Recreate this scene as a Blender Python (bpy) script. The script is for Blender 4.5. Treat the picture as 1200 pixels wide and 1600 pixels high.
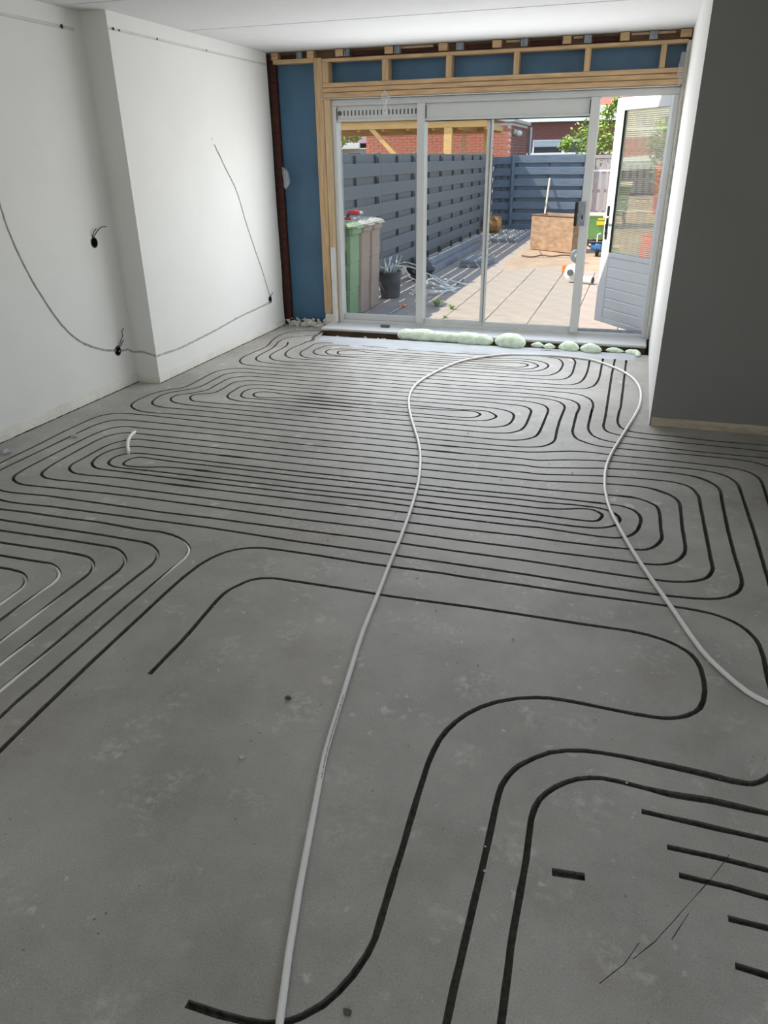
import bpy, bmesh, math, random
from mathutils import Vector, Matrix, noise
from mathutils.geometry import delaunay_2d_cdt

random.seed(11)
C = bpy.context.scene.collection
for o in list(bpy.data.objects):
    bpy.data.objects.remove(o)
sc = bpy.context.scene

# ------------------------------------------------------------------ camera
cam_d = bpy.data.cameras.new('camera'); cam = bpy.data.objects.new('camera', cam_d); C.objects.link(cam)
cam_d.sensor_fit = 'VERTICAL'; cam_d.sensor_height = 36.0; cam_d.lens = 25.84
cam_d.clip_start = 0.02; cam_d.clip_end = 300
R_ = Vector((0.95183938, 0.30634969, -0.01231518)); U_ = Vector((-0.12225417, 0.4160711, 0.90107644)); F_ = Vector((-0.28116849, 0.85617446, -0.43348539))
M = Matrix((R_, U_, -F_)).transposed().to_4x4(); M.translation = Vector((0, 0, 1.6))
cam.matrix_world = M
sc.camera = cam

# ------------------------------------------------------------------ sky, sun, fill lamps, exposure
w = bpy.data.worlds.new('world'); sc.world = w; w.use_nodes = True
nt = w.node_tree; nt.nodes.clear()
sky = nt.nodes.new('ShaderNodeTexSky'); sky.sky_type = 'NISHITA'; sky.sun_disc = False
sky.sun_elevation = math.radians(52); sky.sun_rotation = math.radians(256); sky.air_density = 1.0; sky.dust_density = 0.6
bg = nt.nodes.new('ShaderNodeBackground'); bg.inputs['Strength'].default_value = SKY_STRENGTH = 0.38
wo = nt.nodes.new('ShaderNodeOutputWorld')
hsv = nt.nodes.new('ShaderNodeHueSaturation'); hsv.inputs['Saturation'].default_value = 0.72
nt.links.new(sky.outputs[0], hsv.inputs['Color']); nt.links.new(hsv.outputs[0], bg.inputs[0]); nt.links.new(bg.outputs[0], wo.inputs[0])

sun_d = bpy.data.lights.new('sun', 'SUN'); sun = bpy.data.objects.new('sun', sun_d); C.objects.link(sun)
sun_d.energy = 7.0; sun_d.angle = math.radians(0.53); sun_d.color = (1.0, 0.885, 0.74)
sun.rotation_euler = Vector((1.0, 0.40, -1.35)).to_track_quat('-Z', 'Y').to_euler()

def area(name, loc, direction, sx, sy, energy, color):
    d = bpy.data.lights.new(name, 'AREA'); d.shape = 'RECTANGLE'; d.size = sx; d.size_y = sy
    d.energy = energy; d.color = color
    o = bpy.data.objects.new(name, d); C.objects.link(o); o.location = loc
    o.rotation_euler = Vector(direction).to_track_quat('-Z', 'Y').to_euler()
    return o
# added fill lamps inside the garden window, behind the camera and at its right
area('fill_garden_window', (-1.42, 7.262, 1.22), (0, -1, 0.02), 2.75, 1.5, 72, (0.965, 0.98, 1.0))
area('fill_behind_camera', (-0.1, -3.42, 1.45), (-0.35, 1, -0.08), 1.7, 1.7, 38, (1.0, 0.97, 0.92))
area('fill_right_side', (1.52, 0.9, 1.75), (-1, 0.12, 0.0), 2.4, 1.1, 7, (0.99, 0.98, 0.96))

vs = sc.view_settings
vs.view_transform = 'Standard'; vs.look = 'None'; vs.gamma = 1.0; vs.use_curve_mapping = False
vs.exposure = 0.0
sc.cycles.max_bounces = 10; sc.cycles.diffuse_bounces = 6; sc.cycles.glossy_bounces = 4; sc.cycles.transmission_bounces = 8; sc.cycles.transparent_max_bounces = 12
sc.cycles.sample_clamp_indirect = 6.0
sc.cycles.use_denoising = True

# ------------------------------------------------------------------ materials
def new_mat(name):
    m = bpy.data.materials.new(name); m.use_nodes = True
    n = m.node_tree.nodes; n.clear()
    b = n.new('ShaderNodeBsdfPrincipled'); o = n.new('ShaderNodeOutputMaterial')
    m.node_tree.links.new(b.outputs[0], o.inputs[0])
    return m, n, m.node_tree.links, b
def ramp(n, stops):
    r = n.new('ShaderNodeValToRGB'); e = r.color_ramp.elements
    while len(e) > 1: e.remove(e[-1])
    e[0].position = stops[0][0]; e[0].color = (*stops[0][1], 1)
    for p, c in stops[1:]:
        x = e.new(p); x.color = (*c, 1)
    return r
def mat(name, col, rough=0.6, var=0.12, scale=8.0, stretch=(1, 1, 1), bump=0.0, bscale=None, metal=0.0, spec=0.4, detail=6):
    m, n, l, b = new_mat(name)
    tc = n.new('ShaderNodeTexCoord'); mp = n.new('ShaderNodeMapping'); mp.inputs['Scale'].default_value = stretch
    l.new(tc.outputs['Object'], mp.inputs[0])
    t = n.new('ShaderNodeTexNoise'); t.inputs['Scale'].default_value = scale; t.inputs['Detail'].default_value = detail
    l.new(mp.outputs[0], t.inputs['Vector'])
    lo = tuple(c * (1 - var) for c in col); hi = tuple(min(1, c * (1 + var)) for c in col)
    r = ramp(n, [(0.3, lo), (0.7, hi)]); l.new(t.outputs['Fac'], r.inputs[0]); l.new(r.outputs[0], b.inputs['Base Color'])
    b.inputs['Roughness'].default_value = rough; b.inputs['Metallic'].default_value = metal; b.inputs['Specular IOR Level'].default_value = spec
    if bump:
        t2 = n.new('ShaderNodeTexNoise'); t2.inputs['Scale'].default_value = bscale or scale * 4; t2.inputs['Detail'].default_value = 5
        l.new(mp.outputs[0], t2.inputs['Vector'])
        bp = n.new('ShaderNodeBump'); bp.inputs['Strength'].default_value = bump; bp.inputs['Distance'].default_value = 0.01
        l.new(t2.outputs['Fac'], bp.inputs['Height']); l.new(bp.outputs[0], b.inputs['Normal'])
    return m
def concrete_floor():
    m, n, l, b = new_mat('screed_concrete')
    tc = n.new('ShaderNodeTexCoord')
    def nz(scale, detail=6, rough=0.6):
        t = n.new('ShaderNodeTexNoise'); t.inputs['Scale'].default_value = scale; t.inputs['Detail'].default_value = detail; t.inputs['Roughness'].default_value = rough
        l.new(tc.outputs['Object'], t.inputs['Vector']); return t
    def mix(a, bcol, fac):
        x = n.new('ShaderNodeMix'); x.data_type = 'RGBA'
        l.new(fac, x.inputs['Factor']); l.new(a, x.inputs['A'])
        if isinstance(bcol, tuple): x.inputs['B'].default_value = (*bcol, 1)
        else: l.new(bcol, x.inputs['B'])
        return x.outputs['Result']
    def mul(s, k):
        x = n.new('ShaderNodeMath'); x.operation = 'MULTIPLY'; l.new(s, x.inputs[0])
        if isinstance(k, float): x.inputs[1].default_value = k
        else: l.new(k, x.inputs[1])
        return x.outputs[0]
    def gatef(scale, a, b_, detail=3):
        r = ramp(n, [(a, (0, 0, 0)), (b_, (1, 1, 1))]); l.new(nz(scale, detail).outputs['Fac'], r.inputs[0]); return r.outputs[0]
    def spots(scale, r0, r1, warp=0.05, wscale=18):
        v = n.new('ShaderNodeTexVoronoi'); v.inputs['Scale'].default_value = scale
        add = n.new('ShaderNodeMix'); add.data_type = 'RGBA'; add.inputs['Factor'].default_value = warp
        l.new(tc.outputs['Object'], add.inputs['A']); l.new(nz(wscale, 4).outputs['Color'], add.inputs['B']); l.new(add.outputs['Result'], v.inputs['Vector'])
        r = ramp(n, [(r0, (1, 1, 1)), (r1, (0, 0, 0))]); l.new(v.outputs['Distance'], r.inputs[0]); return r.outputs[0]
    base = ramp(n, [(0.30, (0.285, 0.275, 0.250)), (0.5, (0.385, 0.374, 0.345)), (0.72, (0.475, 0.462, 0.428))])
    l.new(nz(1.7, 9, 0.66).outputs['Fac'], base.inputs[0])
    fine = ramp(n, [(0.30, (0.72, 0.72, 0.71)), (0.5, (1.0, 1.0, 1.0)), (0.72, (1.18, 1.18, 1.16))]); l.new(nz(230, 3, 0.7).outputs['Fac'], fine.inputs[0])
    mm = n.new('ShaderNodeMix'); mm.data_type = 'RGBA'; mm.blend_type = 'MULTIPLY'; mm.inputs['Factor'].default_value = 0.8
    l.new(base.outputs[0], mm.inputs['A']); l.new(fine.outputs[0], mm.inputs['B'])
    c = mm.outputs['Result']
    c = mix(c, (0.30, 0.225, 0.165), mul(gatef(1.3, 0.56, 0.74, 5), 0.38))             # brownish stains
    c = mix(c, (0.60, 0.585, 0.545), mul(mul(gatef(5.0, 0.55, 0.66, 10), gatef(40, 0.42, 0.62, 7)), 0.52))   # plaster smears
    c = mix(c, (0.66, 0.645, 0.60), mul(mul(spots(5.5, 0.10, 0.17, 0.10), gatef(2.1, 0.48, 0.56)), 0.62))   # dried filler drops
    c = mix(c, (0.62, 0.61, 0.57), mul(mul(spots(16, 0.10, 0.18, 0.06, 40), gatef(3.7, 0.50, 0.58)), 0.65))
    c = mix(c, (0.80, 0.79, 0.75), mul(mul(spots(85, 0.07, 0.14, 0.02, 60), gatef(6, 0.52, 0.60)), 0.7))    # white grit
    c = mix(c, (0.15, 0.137, 0.115), mul(gatef(2.7, 0.64, 0.74, 7), 0.38))             # damp blots
    c = mix(c, (0.10, 0.09, 0.075), mul(mul(spots(30, 0.07, 0.12, 0.03, 30), gatef(4.2, 0.53, 0.60)), 0.7)) # dark drips
    c4 = mix(c, (0.08, 0.07, 0.06), mul(mul(spots(120, 0.08, 0.14, 0.02), gatef(7, 0.50, 0.58)), 0.7))      # pits
    l.new(c4, b.inputs['Base Color'])
    b.inputs['Roughness'].default_value = 0.52; b.inputs['Specular IOR Level'].default_value = 0.42
    bp = n.new('ShaderNodeBump'); bp.inputs['Strength'].default_value = 0.22; bp.inputs['Distance'].default_value = 0.002
    l.new(nz(420, 4).outputs['Fac'], bp.inputs['Height']); l.new(bp.outputs[0], b.inputs['Normal'])
    return m
def glass(name, tint=(0.93, 0.96, 0.96), refl=1.0):
    m = bpy.data.materials.new(name); m.use_nodes = True; n = m.node_tree.nodes; n.clear(); l = m.node_tree.links
    o = n.new('ShaderNodeOutputMaterial'); mx = n.new('ShaderNodeMixShader'); t = n.new('ShaderNodeBsdfTransparent'); g = n.new('ShaderNodeBsdfGlossy')
    t.inputs[0].default_value = (*tint, 1); g.inputs['Roughness'].default_value = 0.0
    f = n.new('ShaderNodeFresnel'); ge = n.new('ShaderNodeNewGeometry'); ma = n.new('ShaderNodeMath'); ma.operation = 'MULTIPLY_ADD'
    ma.inputs[1].default_value = 1 / 1.42 - 1.42; ma.inputs[2].default_value = 1.42      # same index seen from either face of the pane
    l.new(ge.outputs['Backfacing'], ma.inputs[0]); l.new(ma.outputs[0], f.inputs['IOR'])
    l.new(f.outputs[0], mx.inputs[0]); l.new(t.outputs[0], mx.inputs[1]); l.new(g.outputs[0], mx.inputs[2]); l.new(mx.outputs[0], o.inputs[0])
    return m
def ribbed_glass():
    m = bpy.data.materials.new('ribbed_glass'); m.use_nodes = True; n = m.node_tree.nodes; n.clear(); l = m.node_tree.links
    o = n.new('ShaderNodeOutputMaterial'); mx = n.new('ShaderNodeMixShader'); mx.inputs[0].default_value = 0.12
    t = n.new('ShaderNodeBsdfRefraction'); t.inputs['Roughness'].default_value = 0.05; t.inputs['IOR'].default_value = 1.09; t.inputs[0].default_value = (0.80, 0.82, 0.72, 1)
    d = n.new('ShaderNodeBsdfTranslucent'); d.inputs[0].default_value = (0.8, 0.82, 0.78, 1)
    g = n.new('ShaderNodeBsdfGlossy'); g.inputs['Roughness'].default_value = 0.12
    mx2 = n.new('ShaderNodeMixShader'); mx2.inputs[0].default_value = 0.35
    l.new(d.outputs[0], mx2.inputs[1]); l.new(g.outputs[0], mx2.inputs[2])
    l.new(t.outputs[0], mx.inputs[1]); l.new(mx2.outputs[0], mx.inputs[2]); l.new(mx.outputs[0], o.inputs[0])
    return m
def film(name, col, alpha):
    m = bpy.data.materials.new(name); m.use_nodes = True; n = m.node_tree.nodes; n.clear(); l = m.node_tree.links
    o = n.new('ShaderNodeOutputMaterial'); mx = n.new('ShaderNodeMixShader'); mx.inputs[0].default_value = alpha
    t = n.new('ShaderNodeBsdfTransparent'); b = n.new('ShaderNodeBsdfPrincipled'); b.inputs['Base Color'].default_value = (*col, 1); b.inputs['Roughness'].default_value = 0.25
    l.new(t.outputs[0], mx.inputs[1]); l.new(b.outputs[0], mx.inputs[2]); l.new(mx.outputs[0], o.inputs[0]); return m

MT = dict(
    floor=concrete_floor(),
    groove=mat('raw_groove_mortar', (0.105, 0.098, 0.085), 0.95, 0.35, 60, bump=0.6, bscale=160),
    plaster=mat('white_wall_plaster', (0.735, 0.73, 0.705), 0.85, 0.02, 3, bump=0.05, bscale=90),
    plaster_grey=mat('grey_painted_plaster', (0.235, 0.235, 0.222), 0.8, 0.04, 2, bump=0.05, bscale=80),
    ceiling=mat('ceiling_spray_plaster', (0.63, 0.63, 0.625), 0.9, 0.02, 5, bump=0.25, bscale=140),
    chase=mat('raw_chase_plaster', (0.56, 0.535, 0.475), 0.95, 0.30, 40, bump=0.5, bscale=120),
    old_chase=mat('old_smooth_chase', (0.62, 0.61, 0.575), 0.9, 0.06, 8),
    rough_plaster=mat('rough_base_plaster', (0.69, 0.67, 0.61), 0.95, 0.08, 5, bump=0.6, bscale=60),
    old_base=mat('bare_wall_base', (0.50, 0.43, 0.33), 0.9, 0.22, 9, stretch=(1, 1, 3), bump=0.4, bscale=40),
    black=mat('black_plastic', (0.015, 0.015, 0.016), 0.5, 0.1, 10),
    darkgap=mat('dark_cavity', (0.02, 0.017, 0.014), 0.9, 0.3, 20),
    pine=mat('pine_timber', (0.56, 0.375, 0.205), 0.65, 0.22, 3.0, stretch=(1.5, 14, 14), bump=0.15, bscale=10),
    pine_v=mat('pine_timber_upright', (0.54, 0.36, 0.20), 0.65, 0.22, 3.0, stretch=(14, 14, 1.2), bump=0.15, bscale=10),
    pine_pale=mat('pale_timber', (0.62, 0.46, 0.28), 0.65, 0.16, 3.0, stretch=(14, 14, 1.2), bump=0.1, bscale=10),
    redwood=mat('old_red_beam', (0.07, 0.022, 0.017), 0.8, 0.4, 6, stretch=(1, 8, 8)),
    brownbeam=mat('old_brown_beam', (0.20, 0.12, 0.075), 0.85, 0.35, 6, stretch=(1, 8, 8), bump=0.3),
    galv=mat('galvanised_steel', (0.30, 0.33, 0.36), 0.45, 0.2, 20, metal=0.6),
    membrane=mat('blue_vapour_membrane', (0.045, 0.125, 0.215), 0.42, 0.18, 2.2, bump=0.35, bscale=5, spec=0.5),
    frame=mat('white_lacquered_frame', (0.64, 0.645, 0.635), 0.35, 0.02, 4),
    frame_worn=mat('worn_white_frame', (0.70, 0.70, 0.68), 0.5, 0.08, 6, bump=0.1),
    gasket=mat('black_gasket', (0.02, 0.022, 0.025), 0.6, 0.1, 9),
    slot=mat('vent_slot_grey', (0.10, 0.11, 0.115), 0.7, 0.1, 9),
    door=mat('white_door_paint', (0.82, 0.83, 0.83), 0.4, 0.02, 3),
    glass=glass('clear_glass'), ribbed=ribbed_glass(), film=film('clear_plastic_film', (0.80, 0.81, 0.83), 0.24),
    pipe=mat('white_heating_pipe', (0.84, 0.84, 0.815), 0.38, 0.03, 10),
    print=mat('grey_pipe_print', (0.16, 0.16, 0.16), 0.6, 0.1, 30),
    foam=mat('pale_green_foam', (0.74, 0.86, 0.69), 0.8, 0.14, 22, bump=0.5, bscale=70),
    residue=mat('white_plaster_residue', (0.43, 0.45, 0.48), 0.8, 0.08, 7, bump=0.5, bscale=40),
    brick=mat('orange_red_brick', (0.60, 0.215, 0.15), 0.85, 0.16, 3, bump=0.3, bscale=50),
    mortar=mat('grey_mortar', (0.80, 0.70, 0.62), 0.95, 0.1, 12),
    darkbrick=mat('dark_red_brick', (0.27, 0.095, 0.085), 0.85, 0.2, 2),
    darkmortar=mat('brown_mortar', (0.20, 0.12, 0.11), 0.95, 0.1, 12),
    tile=mat('concrete_paving', (0.385, 0.325, 0.275), 0.85, 0.1, 5, bump=0.2, bscale=60),
    earth=mat('dark_joint_earth', (0.10, 0.085, 0.07), 0.95, 0.3, 20),
    sand=mat('trodden_sand', (0.42, 0.305, 0.215), 0.95, 0.14, 4, bump=0.4, bscale=30),
    fence=mat('grey_stained_fence', (0.14, 0.152, 0.16), 0.7, 0.18, 3.0, stretch=(8, 1.2, 12), bump=0.15, bscale=12),
    fence_x=mat('blue_grey_stained_fence', (0.14, 0.182, 0.24), 0.7, 0.2, 3.0, stretch=(1.2, 8, 12), bump=0.15, bscale=12),
    fence_dark=mat('shade_dark_batten', (0.06, 0.068, 0.075), 0.75, 0.2, 8),  # shadow lines between the boards are put into the batten colour
    slat=mat('weathered_grey_slat', (0.40, 0.335, 0.335), 0.8, 0.15, 4, stretch=(10, 10, 1.5)),
    bin_green=mat('green_bin_plastic', (0.20, 0.34, 0.17), 0.45, 0.1, 4),
    bin_lid=mat('sunlit_green_bin_lid', (0.30, 0.40, 0.22), 0.4, 0.1, 4),  # lid lightened, sunlight on top is put into the colour
    bin_grey=mat('brown_grey_bin_plastic', (0.34, 0.25, 0.205), 0.5, 0.1, 4),
    bin_grey_lid=mat('sunlit_grey_bin_lid', (0.50, 0.47, 0.40), 0.4, 0.08, 4),  # paler than the body, sunlight on the lid is in the colour
    rubber=mat('black_rubber', (0.02, 0.02, 0.02), 0.8, 0.2, 20),
    bucket=mat('dark_grey_bucket', (0.085, 0.085, 0.092), 0.6, 0.3, 9, bump=0.1),
    conduit=mat('white_conduit', (0.72, 0.72, 0.70), 0.45, 0.06, 10),
    conduit_tan=mat('cream_conduit', (0.62, 0.55, 0.42), 0.5, 0.08, 10),
    canopy=mat('new_honey_timber', (0.72, 0.43, 0.16), 0.6, 0.1, 3, stretch=(1, 8, 8)),
    osb=mat('worn_plywood_board', (0.43, 0.275, 0.175), 0.85, 0.28, 5, stretch=(1.5, 1.5, 3), bump=0.4, bscale=24),
    log=mat('orange_log_wood', (0.46, 0.24, 0.085), 0.85, 0.3, 8, bump=0.5),
    green_paint=mat('green_machine_paint', (0.17, 0.36, 0.12), 0.4, 0.06, 5),
    cream=mat('cream_rim_paint', (0.75, 0.68, 0.48), 0.4, 0.05, 5),
    yellow=mat('yellow_sticker', (0.85, 0.58, 0.03), 0.5, 0.05, 5),
    blue_paint=mat('blue_motor_paint', (0.06, 0.20, 0.42), 0.4, 0.1, 8),
    orange=mat('orange_plastic', (0.85, 0.22, 0.05), 0.4, 0.05, 5),
    red=mat('red_plastic', (0.62, 0.03, 0.04), 0.4, 0.1, 6),
    white_plastic=mat('white_plastic', (0.80, 0.79, 0.75), 0.4, 0.05, 5),
    leaf=mat('sunny_leaf', (0.26, 0.38, 0.06), 0.6, 0.4, 2.5),
    leaf_y=mat('yellow_green_leaf', (0.42, 0.46, 0.09), 0.6, 0.35, 2.5),
    bark=mat('grey_bark', (0.30, 0.26, 0.20), 0.9, 0.3, 10, bump=0.5),
    grass=mat('weed_green', (0.28, 0.40, 0.10), 0.6, 0.3, 10),
    stone=mat('pale_stone', (0.52, 0.47, 0.40), 0.9, 0.25, 12, bump=0.4),
    rubble=mat('cream_rubble', (0.62, 0.54, 0.40), 0.9, 0.2, 12, bump=0.5),
    kerb=mat('blue_grey_kerb', (0.24, 0.25, 0.265), 0.8, 0.15, 8),
    white_trim=mat('white_fascia', (0.82, 0.83, 0.84), 0.5, 0.03, 3),
    grey_panel=mat('grey_green_panel', (0.50, 0.52, 0.48), 0.6, 0.04, 4),
    winglass=mat('dark_window_glass', (0.03, 0.035, 0.045), 0.08, 0.1, 2, spec=0.6),
    blind=mat('pale_blind', (0.62, 0.66, 0.68), 0.8, 0.04, 3),
    tiles_roof=mat('purple_roof_tiles', (0.20, 0.13, 0.15), 0.8, 0.2, 10),
    zinc=mat('zinc_pipe', (0.42, 0.46, 0.50), 0.4, 0.1, 6, metal=0.5),
    wire_grey=mat('grey_cable', (0.40, 0.39, 0.36), 0.6, 0.1, 20),
    wire=mat('dark_cable', (0.05, 0.05, 0.05), 0.5, 0.1, 20),
)

# ------------------------------------------------------------------ mesh helpers
class MB:
    def __init__(s): s.v = []; s.f = []
    def add(s, vs, fs):
        o = len(s.v); s.v += [tuple(v) for v in vs]; s.f += [tuple(i + o for i in f) for f in fs]; return s
    def box(s, x0, x1, y0, y1, z0, z1, b=0.0):
        if b <= 0:
            vs = [(x, y, z) for x in (x0, x1) for y in (y0, y1) for z in (z0, z1)]
            return s.add(vs, [(0, 1, 3, 2), (4, 6, 7, 5), (0, 4, 5, 1), (2, 3, 7, 6), (0, 2, 6, 4), (1, 5, 7, 3)])
        bm = bmesh.new(); bmesh.ops.create_cube(bm, size=1)
        for v in bm.verts:
            v.co = Vector((x0 + (v.co.x + .5) * (x1 - x0), y0 + (v.co.y + .5) * (y1 - y0), z0 + (v.co.z + .5) * (z1 - z0)))
        bmesh.ops.bevel(bm, geom=bm.edges[:], offset=b, segments=1, affect='EDGES', profile=0.5)
        return s.bm(bm)
    def bm(s, bm, mtx=None):
        if mtx: bm.transform(mtx)
        bm.verts.index_update(); s.add([v.co[:] for v in bm.verts], [[v.index for v in f.verts] for f in bm.faces]); bm.free(); return s
    def tube(s, pts, r, seg=8, cap=True):
        pts = [Vector(p) for p in pts]; n = len(pts); rr = r if isinstance(r, (list, tuple)) else [r] * n
        up = Vector((0, 0, 1)); vs = []; fs = []; prev = None
        for i, p in enumerate(pts):
            t = (pts[min(i + 1, n - 1)] - pts[max(i - 1, 0)]).normalized()
            a = prev if prev is not None else (up if abs(t.dot(up)) < .95 else Vector((1, 0, 0)))
            a = (a - t * a.dot(t)).normalized(); prev = a; b = t.cross(a)
            for k in range(seg):
                an = 2 * math.pi * k / seg; vs.append(p + (a * math.cos(an) + b * math.sin(an)) * rr[i])
        for i in range(n - 1):
            for k in range(seg):
                k2 = (k + 1) % seg; fs.append((i * seg + k, i * seg + k2, (i + 1) * seg + k2, (i + 1) * seg + k))
        if cap: fs.append(tuple(range(seg - 1, -1, -1))); fs.append(tuple((n - 1) * seg + k for k in range(seg)))
        return s.add(vs, fs)
    def lathe(s, prof, seg=20, loc=(0, 0, 0), axis='Z'):
        vs = []; fs = []; n = len(prof)
        for (r, z) in prof:
            for k in range(seg):
                a = 2 * math.pi * k / seg; p = (r * math.cos(a), r * math.sin(a), z)
                if axis == 'X': p = (p[2], p[0], p[1])
                if axis == 'Y': p = (p[1], p[2], p[0])
                vs.append((p[0] + loc[0], p[1] + loc[1], p[2] + loc[2]))
        for i in range(n - 1):
            for k in range(seg):
                k2 = (k + 1) % seg; fs.append((i * seg + k, i * seg + k2, (i + 1) * seg + k2, (i + 1) * seg + k))
        fs.append(tuple(range(seg - 1, -1, -1))); fs.append(tuple((n - 1) * seg + k for k in range(seg)))
        return s.add(vs, fs)
    def sphere(s, c, r, sub=2, scale=(1, 1, 1), jit=0.0, seed=0):
        bm = bmesh.new(); bmesh.ops.create_icosphere(bm, subdivisions=sub, radius=1)
        for v in bm.verts:
            k = 1 + jit * noise.noise(v.co * 1.7 + Vector((seed * 7.3, seed, 0)))
            v.co = Vector((v.co.x * r * scale[0] * k + c[0], v.co.y * r * scale[1] * k + c[1], v.co.z * r * scale[2] * k + c[2]))
        return s.bm(bm)
    def prism(s, poly, z0, z1):
        n = len(poly); vs = [(x, y, z0) for x, y in poly] + [(x, y, z1) for x, y in poly]
        return s.add(vs, [tuple(range(n - 1, -1, -1)), tuple(range(n, 2 * n))] + [(i, (i + 1) % n, n + (i + 1) % n, n + i) for i in range(n)])
    def build(s, name, m, parent=None, smooth=False, loc=None, rot=None):
        me = bpy.data.meshes.new(name); me.from_pydata(s.v, [], s.f); me.validate()
        me.materials.append(m)
        bm = bmesh.new(); bm.from_mesh(me); bmesh.ops.recalc_face_normals(bm, faces=bm.faces[:]); bm.to_mesh(me); bm.free()
        if smooth:
            me.polygons.foreach_set('use_smooth', [True] * len(me.polygons))
            me.set_sharp_from_angle(angle=math.radians(40))
        o = bpy.data.objects.new(name, me); C.objects.link(o)
        if parent: o.parent = parent
        if loc: o.location = loc
        if rot: o.rotation_euler = rot
        return o
def tag(o, label=None, cat=None, group=None, kind=None):
    if label: o['label'] = label
    if cat: o['category'] = cat
    if group: o['group'] = group
    if kind: o['kind'] = kind
    return o
def thing(name, label, cat, loc=(0, 0, 0), rz=0, group=None):
    o = bpy.data.objects.new(name, None); C.objects.link(o); o.location = loc; o.rotation_euler = (0, 0, rz)
    o.empty_display_size = 0.1
    return tag(o, label, cat, group)
def struct(o): o['kind'] = 'structure'; return o
def copy_part(src, parent, loc, rot=None):
    c = src.copy(); C.objects.link(c); c.parent = parent; c.location = loc
    if rot: c.rotation_euler = rot
    return c
def box(name, m, x0, x1, y0, y1, z0, z1, parent=None, b=0.0):
    return MB().box(x0, x1, y0, y1, z0, z1, b).build(name, m, parent)

# a surface with ribbons (grooves, chases) really cut out of it; uv -> 3D by f(u, v, depth)
def resample(p, step):
    out = [Vector(p[0])]
    for a, b in zip(p[:-1], p[1:]):
        a = Vector(a); b = Vector(b); n = max(1, int((b - a).length / step))
        for i in range(1, n + 1): out.append(a.lerp(b, i / n))
    return out
def ribbon(p, hw, jit=0.0, seed=0, wide=()):
    L = []; Rr = []; n = len(p)
    for i, q in enumerate(p):
        t = (p[min(i + 1, n - 1)] - p[max(i - 1, 0)])
        if t.length < 1e-9: continue
        t.normalize(); nn = Vector((-t.y, t.x))
        s = noise.noise(Vector((q.x * 23, q.y * 23, seed))) ; s2 = noise.noise(Vector((q.x * 23, q.y * 23, seed + 9.7)))
        h = hw
        for (cx, cy, rad, k) in wide:
            d = math.hypot(q.x - cx, q.y - cy)
            if d < rad: h = hw * (1 + (k - 1) * (1 - (d / rad) ** 4))
        L.append(q + nn * (h + jit * s)); Rr.append(q - nn * (h + jit * s2))
    return L, Rr
def cut_surface(name, m, outline, ribs, f, parent=None, extra_loops=()):
    verts = [Vector(p) for p in outline]; faces = [list(range(len(outline)))]
    for L, Rr in ribs:
        o = len(verts); n = len(L); verts += L + Rr
        for i in range(n - 1):
            q = (o + n + i, o + n + i + 1, o + i + 1, o + i); c4 = [verts[j] for j in q]
            if all((c4[(k + 1) % 4] - c4[k]).cross(c4[(k + 2) % 4] - c4[(k + 1) % 4]) > 1e-9 for k in range(4)): faces.append(list(q))
    for lp in extra_loops:
        o = len(verts); verts += [Vector(p) for p in lp]; faces.append(list(range(o, len(verts))))
    V, E_, Fc, _, _, of = delaunay_2d_cdt(verts, [], faces, 0, 1e-6)
    cnt = {}
    for src in of:
        for k in src: cnt[k] = cnt.get(k, 0) + 1
    bad = {k for k, c in cnt.items() if k and c > .3 * len(Fc)}          # a degenerate piece that claims everything
    keep = [tuple(fc) for fc, src in zip(Fc, of) if set(src) - bad == {0}]
    me = bpy.data.meshes.new(name); me.from_pydata([f(v.x, v.y, 0) for v in V], [], keep); me.materials.append(m); me.update()
    bm = bmesh.new(); bm.from_mesh(me); bmesh.ops.delete(bm, geom=[v for v in bm.verts if not v.link_faces], context='VERTS'); bm.to_mesh(me); bm.free()
    o = bpy.data.objects.new(name, me); C.objects.link(o)
    if parent: o.parent = parent
    return o
def channel(name, m, L, Rr, depth, f, parent, inset=0.12):
    vs = []; fs = []; n = len(L)
    for a, b in zip(L, Rr):
        a2 = a.lerp(b, inset); b2 = b.lerp(a, inset)
        vs += [f(a.x, a.y, 0), f(a2.x, a2.y, depth), f(b2.x, b2.y, depth), f(b.x, b.y, 0)]
    for i in range(n - 1):
        for k in range(3): fs.append((i * 4 + k, i * 4 + k + 1, i * 4 + k + 5, i * 4 + k + 4))
    fs.append((0, 1, 2, 3)); fs.append(tuple((n - 1) * 4 + k for k in (3, 2, 1, 0)))
    me = bpy.data.meshes.new(name); me.from_pydata(vs, [], fs); me.materials.append(m); me.update()
    o = bpy.data.objects.new(name, me); C.objects.link(o); o.parent = parent
    return o
def mm_pairs(a, k=0.001): return [(a[i] * k, a[i + 1] * k) for i in range(0, len(a), 2)]

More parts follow.
